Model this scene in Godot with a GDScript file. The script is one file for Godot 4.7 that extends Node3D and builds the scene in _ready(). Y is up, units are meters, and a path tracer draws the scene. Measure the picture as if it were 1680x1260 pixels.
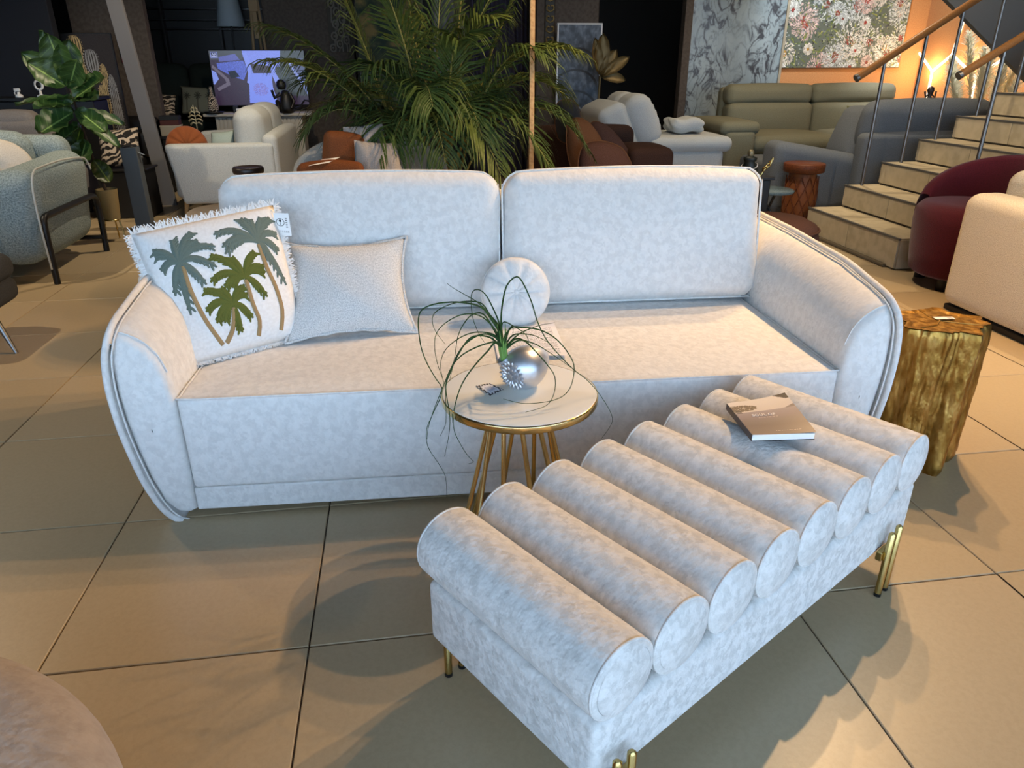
extends Node3D
# A furniture showroom: a pale velvet sofa, a rolled bench and a small gold table in front,
# more sofas, plants and a tiled stair behind.

var names := {}
var M := {}
var rng := RandomNumberGenerator.new()
const T := 0.6

func _ready() -> void:
	rng.seed = 20240611
	# camera
	var cam := Camera3D.new()
	cam.name = "camera"
	add_child(cam)
	cam.position = Vector3(0.885, 1.262, 1.368)
	cam.rotation = Vector3(deg_to_rad(-24.026), deg_to_rad(-8.341), deg_to_rad(-0.136))
	cam.fov = 55.75
	cam.near = 0.02
	cam.far = 60.0
	cam.current = true
	# daylight: an overcast sky outside the unseen glazed front behind the camera
	var env := Environment.new()
	env.background_mode = Environment.BG_SKY
	var sky := Sky.new()
	var sm := ProceduralSkyMaterial.new()
	sm.sky_top_color = C(150, 184, 222)
	sm.sky_horizon_color = C(182, 205, 227)
	sm.ground_bottom_color = C(120, 126, 130)
	sm.ground_horizon_color = C(160, 168, 174)
	sm.sun_angle_max = 0.0
	sm.sky_energy_multiplier = SKY
	sm.ground_energy_multiplier = SKY
	sky.sky_material = sm
	env.sky = sky
	env.tonemap_mode = Environment.TONE_MAPPER_LINEAR
	env.tonemap_exposure = 1.0
	env.sdfgi_enabled = true
	env.ssao_enabled = true
	env.ssil_enabled = true
	var we := WorldEnvironment.new()
	we.name = "world_environment"
	we.environment = env
	add_child(we)
	make_materials()
	unseen_spots()
	room()
	tiles()
	stairs()
	main_sofa()
	sofa_pillows()
	bench()
	gold_table()
	table_plant()
	stump()
	near_pouf()
	left_group()
	dark_corner()
	screen_group()
	middle_group()
	palm()
	back_walls()
	right_group()
	stair_side()

const SKY := 2.6
const WARM := Color(1.0, 0.82, 0.60)
const SOFT := Color(1.0, 0.91, 0.78)

# ---------------------------------------------------------------- lamps
func spot_lamp(at: Vector3, target: Vector3, energy: float, angle: float, label: String, col := WARM, group := "ceiling track spotlights") -> void:
	var t := thing("unseen_spotlight", label, "spotlight", at, 0.0, group)  # fixture out of view; inferred and added lamps share this shape
	var dir := (target - at).normalized()
	var b := Basis.looking_at(dir, Vector3(0.1, 0.2, 1.0).normalized())
	var xf := Transform3D(b, Vector3.ZERO)
	var g := Geo.new()
	g.lathe([Vector2(0.001, 0.14), Vector2(0.034, 0.14), Vector2(0.036, 0.13), Vector2(0.036, 0.01), Vector2(0.032, 0.008), Vector2(0.03, 0.02)], 20, xf * Transform3D(Basis(Vector3.RIGHT, PI / 2), Vector3(0, 0, 0)))
	part(g, "lamp_can", M.black_metal, t)
	var d := Geo.new()
	d.lathe([Vector2(0.0005, 0.018), Vector2(0.03, 0.018)], 20, xf * Transform3D(Basis(Vector3.RIGHT, PI / 2), Vector3(0, 0, 0)))
	var em := plain(Color(0, 0, 0), 1.0)
	em.emission_enabled = true
	em.emission = col
	em.emission_energy_multiplier = 6.0
	part(d, "lens", em, t)
	pipe(t, "stem", M.black_metal, PackedVector3Array([Vector3.ZERO - dir * 0.07, Vector3(0, 0.2, 0) - dir * 0.07]), 0.008)
	var l := SpotLight3D.new()
	l.name = "light"
	l.light_color = col
	l.light_energy = energy
	l.light_size = 0.022
	l.spot_range = 18.0
	l.spot_attenuation = 2.0
	l.spot_angle = angle
	l.spot_angle_attenuation = 0.6
	l.shadow_enabled = true
	t.add_child(l)
	l.transform = Transform3D(b, dir * 0.004)

func unseen_spots() -> void:
	# three heads beyond the sofa's right arm: the stepped shadows on the floor point back to them
	for z in [-1.62, -2.05, -2.5]:
		spot_lamp(Vector3(3.25, 3.0, z), Vector3(1.3, 0.2, -0.7), 4.8, 62.0, "black track spotlight with a warm lens above the stair foot")
	spot_lamp(Vector3(-2.3, 3.0, -2.9), Vector3(-1.4, 0.0, -3.2), 4.5, 55.0, "unseen ceiling spotlight above the grey green sofa", SOFT)  # out of view; the floor glare at left points to it
	spot_lamp(Vector3(0.2, 3.0, -4.6), Vector3(-0.7, 0.4, -5.5), 6.0, 50.0, "unseen ceiling spotlight above the pale grey sofa with wooden legs", SOFT)  # out of view, placed to light the pale sofa
	spot_lamp(Vector3(2.6, 3.0, -4.2), Vector3(3.0, 0.5, -5.2), 2.0, 50.0, "unseen ceiling spotlight above the white recliner", SOFT)  # unseen lamp set to light the recliner
	spot_lamp(Vector3(4.6, 3.0, -4.6), Vector3(5.0, 0.4, -5.6), 4.0, 60.0, "added fill spotlight above the blue grey sofa", SOFT)  # added fill to lift the dim right background
	spot_lamp(Vector3(2.9, 3.0, -3.5), Vector3(4.7, 0.5, -3.5), 4.0, 36.0, "added fill spotlight aimed at the tiled stairs", SOFT)  # added only to brighten the stair risers
	spot_lamp(Vector3(6.1, 3.0, -5.5), Vector3(6.6, 1.1, -5.55), 7.0, 40.0, "added fill spotlight above the pampas grass", Color(0.95, 0.97, 1.0))  # added behind the soffit to light the plumes
	spot_lamp(Vector3(5.3, 3.0, -5.9), Vector3(6.1, 1.6, -7.5), 5.0, 40.0, "unseen ceiling spotlight aimed at the flower painting", Color(0.93, 0.97, 1.0))  # unseen, placed to brighten the canvas
	spot_lamp(Vector3(4.4, 3.0, -0.9), Vector3(4.1, 0.0, -2.2), 4.0, 38.0, "unseen ceiling spotlight above the cream looped fabric chair", SOFT)  # out of view, placed to light the looped fabric

# ---------------------------------------------------------------- room
func wall(called: String, mat: Material, c: Vector3, s: Vector3) -> MeshInstance3D:
	var g := Geo.new()
	g.rbox(c, s, 0.01, 1)
	return struct(g, called, mat)

func room() -> void:
	M.wall_dark = plain(C(34, 33, 34), 0.9)
	M.ceiling = plain(C(92, 90, 88), 0.9)
	M.taupe = fabric(C(74, 67, 62), C(84, 77, 71), 2.0, 0.02, 0.2, 0.9, 0.0, 21)
	M.navy = plain(C(16, 20, 30), 0.85)
	M.orange = fabric(C(182, 130, 86), C(194, 142, 96), 2.0, 0.06, 0.2, 0.85, 10.0, 22)
	wall("ceiling", M.ceiling, Vector3(2.0, 3.35, -2.4), Vector3(15.0, 0.2, 14.2))
	wall("wall_left", M.wall_dark, Vector3(-5.4, 1.6, -2.4), Vector3(0.2, 3.5, 14.2))
	wall("wall_right", M.wall_dark, Vector3(9.4, 1.6, -2.4), Vector3(0.2, 3.5, 14.2))
	wall("wall_back", M.wall_dark, Vector3(2.0, 1.6, -9.4), Vector3(15.0, 3.5, 0.2))
	# glazed shop front, out of view behind the camera, sized to let daylight in
	var fr := plain(C(40, 42, 45), 0.5, 0.4)
	var pane := StandardMaterial3D.new()
	pane.albedo_color = Color(0.9, 0.96, 1.0, 0.06)
	pane.transparency = BaseMaterial3D.TRANSPARENCY_ALPHA
	pane.roughness = 0.02
	wall("trim_1", M.wall_dark, Vector3(2.0, 0.0, 4.6), Vector3(15.0, 0.3, 0.2))
	for k in 6:
		var x0 := -5.3 + 14.6 / 6.0 * k
		var x1 := x0 + 14.6 / 6.0
		var w := Node3D.new()
		w.name = "window_%d" % (k + 1)
		w.set_meta("kind", "structure")
		add_child(w)
		bx(w, "mullion", fr, Vector3(x0 + 0.03, 1.7, 4.6), Vector3(0.06, 3.1, 0.08))
		bx(w, "mullion", fr, Vector3(x1 - 0.03, 1.7, 4.6), Vector3(0.06, 3.1, 0.08))
		bx(w, "rail", fr, Vector3((x0 + x1) / 2, 3.2, 4.6), Vector3(x1 - x0 - 0.12, 0.08, 0.08))
		bx(w, "rail", fr, Vector3((x0 + x1) / 2, 0.19, 4.6), Vector3(x1 - x0 - 0.12, 0.08, 0.08))
		bx(w, "pane", pane, Vector3((x0 + x1) / 2, 1.7, 4.6), Vector3(x1 - x0 - 0.12, 2.94, 0.008), 0.001)

func tiles() -> void:
	var g := Geo.new()
	g.rbox(Vector3(2.0, -0.106, -2.4), Vector3(15.0, 0.2, 14.2), 0.001, 1)
	var fl := struct(g, "floor", M.grout)
	var variants: Array = []
	for k in 3:
		var a: Color = [C(177, 157, 123), C(180, 160, 127), C(174, 154, 121)][k]
		var m := fabric(a.darkened(0.025), a.lightened(0.012), 2.0, 0.06, 0.05, 0.34, 30.0, 30 + k)
		m.roughness = 0.34
		m.metallic_specular = 0.5
		variants.append(m)
	# one tile: chamfered slab 596 mm square
	var t := Geo.new()
	var h := 0.298
	var c := 0.002
	t.flat = true
	var top := [Vector3(-h + c, 0, -h + c), Vector3(h - c, 0, -h + c), Vector3(h - c, 0, h - c), Vector3(-h + c, 0, h - c)]
	var mid := [Vector3(-h, -c, -h), Vector3(h, -c, -h), Vector3(h, -c, h), Vector3(-h, -c, h)]
	t.quad(top[0], top[1], top[2], top[3])
	for k in 4:
		var q := (k + 1) % 4
		t.quad(mid[k], mid[q], top[q], top[k])
		t.quad(mid[k] + Vector3(0, -0.008, 0), mid[q] + Vector3(0, -0.008, 0), mid[q], mid[k])
	var tm := t.mesh()
	var rest := Geo.new()
	rest.flat = true
	for i in range(-9, 16):
		for j in range(-8, 16):
			var p := Vector3((i + 0.5) * T, 0, -(j + 0.5) * T)
			if p.z > 4.4 or p.z < -9.2 or p.x < -5.2 or p.x > 9.2: continue
			var seen: bool = p.z < 1.0 and p.z > -8.0 and p.x > 0.2 + p.z * 0.5 - 0.9 and p.x < 2.6 - p.z * 0.72
			if seen:
				var o := put(tm, "floor_tile", variants[rng.randi() % 3], fl)
				o.position = p
			else:
				rest.quad(p + Vector3(-h, 0, -h), p + Vector3(h, 0, -h), p + Vector3(h, 0, h), p + Vector3(-h, 0, h))
	var ro := part(rest, "outer_tiles", variants[0], fl)
	ro.set_meta("kind", "stuff")
# ---------------------------------------------------------------- geometry
class Geo extends RefCounted:
	var v := PackedVector3Array()
	var n := PackedVector3Array()
	var uv := PackedVector2Array()
	var idx := PackedInt32Array()
	var flat := false
	func grid(nu: int, nv: int, f: Callable, wu := false, wv := false) -> void:
		var b := v.size()
		for a in nu + 1:
			var fa := float(a % nu if wu else a) / nu
			for c in nv + 1:
				var fc := float(c % nv if wv else c) / nv
				v.append(f.call(fa, fc))
				uv.append(Vector2(float(a) / nu, float(c) / nv))
		for a in nu:
			for c in nv:
				var p := b + a * (nv + 1) + c
				idx.append_array(PackedInt32Array([p, p + 1, p + nv + 2, p, p + nv + 2, p + nv + 1]))
	func tri(a: Vector3, b: Vector3, c: Vector3) -> void:
		var s := v.size()
		v.append_array(PackedVector3Array([a, b, c]))
		uv.append_array(PackedVector2Array([Vector2.ZERO, Vector2.ZERO, Vector2.ZERO]))
		idx.append_array(PackedInt32Array([s, s + 1, s + 2]))
	func quad(a: Vector3, b: Vector3, c: Vector3, d: Vector3) -> void:
		var s := v.size()
		v.append_array(PackedVector3Array([a, b, c, d]))
		uv.append_array(PackedVector2Array([Vector2(0, 0), Vector2(1, 0), Vector2(1, 1), Vector2(0, 1)]))
		idx.append_array(PackedInt32Array([s, s + 1, s + 2, s, s + 2, s + 3]))
	func fan(ring: PackedVector3Array) -> void:
		var c := Vector3.ZERO
		for q in ring: c += q
		c /= ring.size()
		for k in ring.size():
			tri(c, ring[k], ring[(k + 1) % ring.size()])
	func tube(path: PackedVector3Array, rad, sides := 8, closed := false, cap := true, squash := 1.0) -> void:
		var np := path.size()
		var nrm := Vector3.UP
		var b := v.size()
		var rings: Array = []
		for k in np:
			var t: Vector3
			if closed:
				t = path[(k + 1) % np] - path[(k + np - 1) % np]
			elif k == 0:
				t = path[1] - path[0]
			elif k == np - 1:
				t = path[k] - path[k - 1]
			else:
				t = path[k + 1] - path[k - 1]
			t = t.normalized()
			if k == 0:
				nrm = t.cross(Vector3.UP)
				if nrm.length() < 0.05: nrm = t.cross(Vector3.RIGHT)
				nrm = nrm.normalized()
			else:
				nrm = (nrm - t * nrm.dot(t)).normalized()
			var bn := t.cross(nrm)
			var r: float = rad[k] if rad is Array else rad
			var ring := PackedVector3Array()
			for s in sides:
				var a := TAU * s / sides
				ring.append(path[k] + nrm * (cos(a) * r) + bn * (sin(a) * r * squash))
			rings.append(ring)
			for s in sides + 1:
				v.append(ring[s % sides])
				uv.append(Vector2(float(s) / sides, float(k) / maxf(np - 1, 1)))
		var m := sides + 1
		for k in (np if closed else np - 1):
			var k2 := (k + 1) % np
			for s in sides:
				idx.append_array(PackedInt32Array([b + k * m + s, b + k * m + s + 1, b + k2 * m + s + 1, b + k * m + s, b + k2 * m + s + 1, b + k2 * m + s]))
		if cap and not closed:
			for e in [0, np - 1]:
				var off: Vector3 = (path[e] - path[1 if e == 0 else np - 2]).normalized() * 0.0001
				var rg := PackedVector3Array()
				for q in rings[e]: rg.append(q + off)
				fan(rg)
	func lathe(prof: Array, segs := 24, xf := Transform3D.IDENTITY) -> void:
		var np := prof.size() - 1
		grid(segs, np, func(a: float, c: float):
			var p: Vector2 = prof[int(round(c * np))]
			return xf * Vector3(cos(a * TAU) * p.x, p.y, sin(a * TAU) * p.x), true, false)
	# rounded box; k = segments of the rounding, m = segments of the flat middle
	func rbox(c: Vector3, s: Vector3, r: float, k := 1, m := 1, deform = null) -> void:
		var h := s * 0.5
		r = minf(r, minf(h.x, minf(h.y, h.z)) * 0.999)
		var ax: Array = []
		for d in 3:
			var l := PackedFloat32Array()
			var inn: float = h[d] - r
			for j in k: l.append(-inn - r * tan(PI / 4 * (1.0 - float(j) / k)))
			for j in m + 1: l.append(-inn + 2.0 * inn * j / m)
			for j in range(1, k + 1): l.append(inn + r * tan(PI / 4 * float(j) / k))
			ax.append(l)
		var inner := h - Vector3(r, r, r)
		var hasd: bool = deform != null
		for d in 3:
			var e := (d + 1) % 3
			var f := (d + 2) % 3
			var la: PackedFloat32Array = ax[e]
			var lb: PackedFloat32Array = ax[f]
			for sg in [-1.0, 1.0]:
				var b := v.size()
				for i in la.size():
					for j in lb.size():
						var p := Vector3.ZERO
						p[d] = h[d] * sg
						p[e] = la[i]
						p[f] = lb[j]
						var q := p.clamp(-inner, inner)
						var dir := (p - q).normalized()
						var o := q + dir * r
						if hasd: o = deform.call(o, h)
						v.append(c + o)
						n.append(dir)
						uv.append(Vector2(la[i] / h[e], lb[j] / h[f]) * 0.5 + Vector2(0.5, 0.5))
				var w := lb.size()
				for i in la.size() - 1:
					for j in w - 1:
						var p0 := b + i * w + j
						if sg < 0: idx.append_array(PackedInt32Array([p0, p0 + w + 1, p0 + 1, p0, p0 + w, p0 + w + 1]))
						else: idx.append_array(PackedInt32Array([p0, p0 + 1, p0 + w + 1, p0, p0 + w + 1, p0 + w]))
		if hasd: n = PackedVector3Array()
	# extrude a polygon (x, y) along z from 0 to depth
	func extrude(poly: PackedVector2Array, depth: float, xf := Transform3D.IDENTITY) -> void:
		flat = true
		var t := Geometry2D.triangulate_polygon(poly)
		for z in [0.0, depth]:
			for k in range(0, t.size(), 3):
				tri(xf * Vector3(poly[t[k]].x, poly[t[k]].y, z), xf * Vector3(poly[t[k + 1]].x, poly[t[k + 1]].y, z), xf * Vector3(poly[t[k + 2]].x, poly[t[k + 2]].y, z))
		for k in poly.size():
			var a := poly[k]
			var b := poly[(k + 1) % poly.size()]
			quad(xf * Vector3(a.x, a.y, 0), xf * Vector3(b.x, b.y, 0), xf * Vector3(b.x, b.y, depth), xf * Vector3(a.x, a.y, depth))
	func mesh() -> ArrayMesh:
		var arr := []
		arr.resize(Mesh.ARRAY_MAX)
		if flat:
			var fv := PackedVector3Array()
			var fn := PackedVector3Array()
			var fu := PackedVector2Array()
			for k in range(0, idx.size(), 3):
				var a := v[idx[k]]
				var b := v[idx[k + 1]]
				var c := v[idx[k + 2]]
				var nn := (c - a).cross(b - a).normalized()
				fv.append_array(PackedVector3Array([a, b, c]))
				fn.append_array(PackedVector3Array([nn, nn, nn]))
				fu.append_array(PackedVector2Array([uv[idx[k]], uv[idx[k + 1]], uv[idx[k + 2]]]))
			arr[Mesh.ARRAY_VERTEX] = fv
			arr[Mesh.ARRAY_NORMAL] = fn
			arr[Mesh.ARRAY_TEX_UV] = fu
			var fm := ArrayMesh.new()
			fm.add_surface_from_arrays(Mesh.PRIMITIVE_TRIANGLES, arr)
			return fm
		arr[Mesh.ARRAY_VERTEX] = v
		arr[Mesh.ARRAY_TEX_UV] = uv
		arr[Mesh.ARRAY_INDEX] = idx
		if n.size() == v.size() and n.size() > 0:
			arr[Mesh.ARRAY_NORMAL] = n
			var am := ArrayMesh.new()
			am.add_surface_from_arrays(Mesh.PRIMITIVE_TRIANGLES, arr)
			return am
		var st := SurfaceTool.new()
		st.create_from_arrays(arr, Mesh.PRIMITIVE_TRIANGLES)
		st.generate_normals()
		return st.commit()

func uniq(parent: Node, called: String) -> String:
	var key := str(parent.get_instance_id()) + called
	var k: int = names.get(key, 0)
	names[key] = k + 1
	return called if k == 0 else "%s_%03d" % [called, k]

func thing(called: String, label: String, category: String, at := Vector3.ZERO, turn := 0.0, group := "") -> Node3D:
	var o := Node3D.new()
	o.name = uniq(self, called)
	add_child(o)
	o.position = at
	o.rotation.y = deg_to_rad(turn)
	o.set_meta("label", label)
	o.set_meta("category", category)
	if group: o.set_meta("group", group)
	return o

func put(mesh: Mesh, called: String, mat: Material, parent: Node) -> MeshInstance3D:
	var o := MeshInstance3D.new()
	o.mesh = mesh
	o.material_override = mat
	o.name = uniq(parent, called)
	parent.add_child(o)
	return o

func part(g: Geo, called: String, mat: Material, parent: Node) -> MeshInstance3D:
	return put(g.mesh(), called, mat, parent)

func single(g: Geo, called: String, mat: Material, label: String, category: String, group := "") -> MeshInstance3D:
	var o := part(g, called, mat, self)
	o.set_meta("label", label)
	o.set_meta("category", category)
	if group: o.set_meta("group", group)
	return o

func struct(g: Geo, called: String, mat: Material) -> MeshInstance3D:
	var o := part(g, called, mat, self)
	o.set_meta("kind", "structure")
	return o

func bx(parent: Node, called: String, mat: Material, c: Vector3, s: Vector3, r := 0.006, k := 1) -> MeshInstance3D:
	var g := Geo.new()
	g.rbox(c, s, r, k)
	return part(g, called, mat, parent)

# soft upholstery block: rounded, faces bulging by b
func soft(parent: Node, called: String, mat: Material, c: Vector3, s: Vector3, r: float, b := Vector3(0.01, 0.015, 0.01), k := 4, m := 8) -> MeshInstance3D:
	var g := Geo.new()
	g.rbox(c, s, r, k, m, func(o: Vector3, h: Vector3):
		var q := o / h
		var f := Vector3((1 - q.y * q.y) * (1 - q.z * q.z), (1 - q.x * q.x) * (1 - q.z * q.z), (1 - q.x * q.x) * (1 - q.y * q.y))
		return o + Vector3(q.x * b.x * f.x, q.y * b.y * f.y, q.z * b.z * f.z))
	return part(g, called, mat, parent)

func pipe(parent: Node, called: String, mat: Material, path: PackedVector3Array, r, sides := 8, closed := false) -> MeshInstance3D:
	var g := Geo.new()
	g.tube(path, r, sides, closed)
	return part(g, called, mat, parent)

func smooth_path(pts: Array, step := 0.02, closed := false) -> PackedVector3Array:
	var out := PackedVector3Array()
	var np := pts.size()
	for k in (np if closed else np - 1):
		var p0: Vector3 = pts[(k - 1 + np) % np] if (closed or k > 0) else pts[0]
		var p1: Vector3 = pts[k]
		var p2: Vector3 = pts[(k + 1) % np]
		var p3: Vector3 = pts[(k + 2) % np] if (closed or k + 2 < np) else pts[np - 1]
		var m: int = max(1, int(ceil(p1.distance_to(p2) / step)))
		for j in m:
			var t := float(j) / m
			out.append(0.5 * ((2.0 * p1) + (p2 - p0) * t + (2.0 * p0 - 5.0 * p1 + 4.0 * p2 - p3) * t * t + (3.0 * p1 - p0 - 3.0 * p2 + p3) * t * t * t))
	if not closed: out.append(pts[np - 1])
	return out

func V(a: Array) -> PackedVector3Array:
	var o := PackedVector3Array()
	for k in range(0, a.size(), 3): o.append(Vector3(a[k], a[k + 1], a[k + 2]))
	return o

# ---------------------------------------------------------------- materials
func C(r: int, g: int, b: int) -> Color:
	return Color(r / 255.0, g / 255.0, b / 255.0)

func plain(c: Color, rough := 0.7, metal := 0.0) -> StandardMaterial3D:
	var m := StandardMaterial3D.new()
	m.albedo_color = c
	m.roughness = rough
	m.metallic = metal
	return m

func noise_tex(stops: Array, freq: float, octaves := 5, sz := 512, warp := 0.0, sd := 1, stretch := 1.0) -> NoiseTexture2D:
	var fn := FastNoiseLite.new()
	fn.noise_type = FastNoiseLite.TYPE_SIMPLEX_SMOOTH
	fn.frequency = freq
	fn.fractal_octaves = octaves
	fn.seed = sd
	if warp > 0:
		fn.domain_warp_enabled = true
		fn.domain_warp_amplitude = warp
		fn.domain_warp_frequency = freq * 1.5
	var t := NoiseTexture2D.new()
	t.width = sz
	t.height = int(sz * stretch)
	t.seamless = true
	t.noise = fn
	var gr := Gradient.new()
	gr.offsets = PackedFloat32Array()
	gr.colors = PackedColorArray()
	var off := PackedFloat32Array()
	var cols := PackedColorArray()
	for s in stops:
		off.append(s[0])
		cols.append(s[1])
	gr.offsets = off
	gr.colors = cols
	t.color_ramp = gr
	return t

func bump_tex(freq: float, octaves := 4, sz := 512, strength := 4.0, sd := 3) -> NoiseTexture2D:
	var fn := FastNoiseLite.new()
	fn.frequency = freq
	fn.fractal_octaves = octaves
	fn.seed = sd
	var t := NoiseTexture2D.new()
	t.width = sz
	t.height = sz
	t.seamless = true
	t.as_normal_map = true
	t.bump_strength = strength
	t.noise = fn
	return t

func fabric(a: Color, b: Color, scale: float, freq := 0.02, nstr := 0.5, rough := 0.95, warp := 20.0, sd := 1, bump: Texture2D = null) -> StandardMaterial3D:
	var m := StandardMaterial3D.new()
	m.albedo_texture = noise_tex([[0.25, a], [0.45, a.lerp(b, 0.45)], [0.58, a.lerp(b, 0.75)], [0.8, b]], freq, 5, 512, warp, sd)
	m.roughness = rough
	m.metallic_specular = 0.25
	m.uv1_triplanar = true
	m.uv1_scale = Vector3(scale, scale, scale)
	if bump:
		m.normal_enabled = true
		m.normal_texture = bump
		m.normal_scale = nstr
	return m

func picture(img: Image, rough := 0.6) -> StandardMaterial3D:
	var m := StandardMaterial3D.new()
	m.albedo_texture = ImageTexture.create_from_image(img)
	m.roughness = rough
	return m

func make_materials() -> void:
	var fine := bump_tex(0.09, 3, 512, 3.0, 4)
	var coarse := bump_tex(0.05, 4, 512, 6.0, 9)
	M.fine = fine
	M.velvet = fabric(C(213, 211, 207), C(229, 227, 223), 1.25, 0.045, 0.35, 0.85, 34.0, 1, fine)
	M.velvet.rim_enabled = true
	M.velvet.rim = 0.35
	M.velvet.rim_tint = 0.8
	M.piping = fabric(C(214, 212, 208), C(230, 228, 224), 4.0, 0.02, 0.3, 0.85, 10.0, 2, fine)
	M.bench_velvet = fabric(C(200, 197, 191), C(231, 228, 223), 1.5, 0.04, 0.4, 0.85, 34.0, 5, fine)
	M.bench_velvet.rim_enabled = true
	M.bench_velvet.rim = 0.35
	M.bench_velvet.rim_tint = 0.8
	M.gold = plain(C(228, 202, 142), 0.18, 1.0)
	M.brass = plain(C(190, 165, 105), 0.25, 1.0)
	M.chrome = plain(C(190, 190, 195), 0.15, 1.0)
	M.steel = plain(C(120, 118, 116), 0.35, 0.9)
	M.black = plain(C(14, 14, 15), 0.5)
	M.black_metal = plain(C(22, 22, 23), 0.45, 0.3)
	M.white = plain(C(232, 232, 230), 0.6)
	M.glass_top = plain(C(234, 231, 220), 0.06)
	M.silver = plain(C(205, 206, 210), 0.4, 0.85)
	M.grout = plain(C(70, 56, 42), 0.9)
	M.oak = fabric(C(176, 138, 92), C(200, 164, 116), 3.0, 0.03, 0.1, 0.55, 8.0, 12)
	M.walnut = fabric(C(70, 36, 20), C(112, 62, 36), 5.0, 0.03, 0.3, 0.4, 12.0, 13, fine)
	M.wool = fabric(C(178, 178, 176), C(226, 224, 220), 7.0, 0.05, 0.8, 1.0, 0.0, 14, coarse)
	M.cotton = fabric(C(228, 226, 222), C(240, 239, 236), 5.0, 0.03, 0.5, 1.0, 6.0, 15, fine)
# ---------------------------------------------------------------- the pale sofa
const ARM := [0.0, 0.02, 0.0, 0.1, 0.0, 0.25, 0.0, 0.37, 0.003, 0.42, 0.01, 0.47, 0.026, 0.52, 0.055, 0.56, 0.09, 0.584, 0.122, 0.595, 0.138, 0.59, 0.149, 0.52, 0.153, 0.43, 0.149, 0.33, 0.137, 0.236, 0.116, 0.13, 0.086, 0.045, 0.05, 0.012, 0.02, 0.01]
const SHELL := [0.05, -0.002, 0.075, 0.008, 0.104, 0.045, 0.135, 0.13, 0.156, 0.236, 0.168, 0.33, 0.172, 0.43, 0.169, 0.5, 0.162, 0.555, 0.152, 0.59, 0.142, 0.604]

func arm_top(w: float) -> float:
	var pts := [Vector2(0.02, 0.55), Vector2(0.0, 0.575), Vector2(-0.03, 0.592), Vector2(-0.08, 0.606), Vector2(-0.3, 0.638), Vector2(-0.7, 0.656), Vector2(-1.1, 0.662)]
	for k in pts.size() - 1:
		if w <= pts[k].x and w >= pts[k + 1].x:
			return lerpf(pts[k].y, pts[k + 1].y, (pts[k].x - w) / (pts[k].x - pts[k + 1].x))
	return 0.55

func arm_v(v: float, w: float) -> float:
	if v < 0.3: return v
	return 0.3 + (v - 0.3) * (arm_top(w) - 0.3) / 0.29

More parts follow.
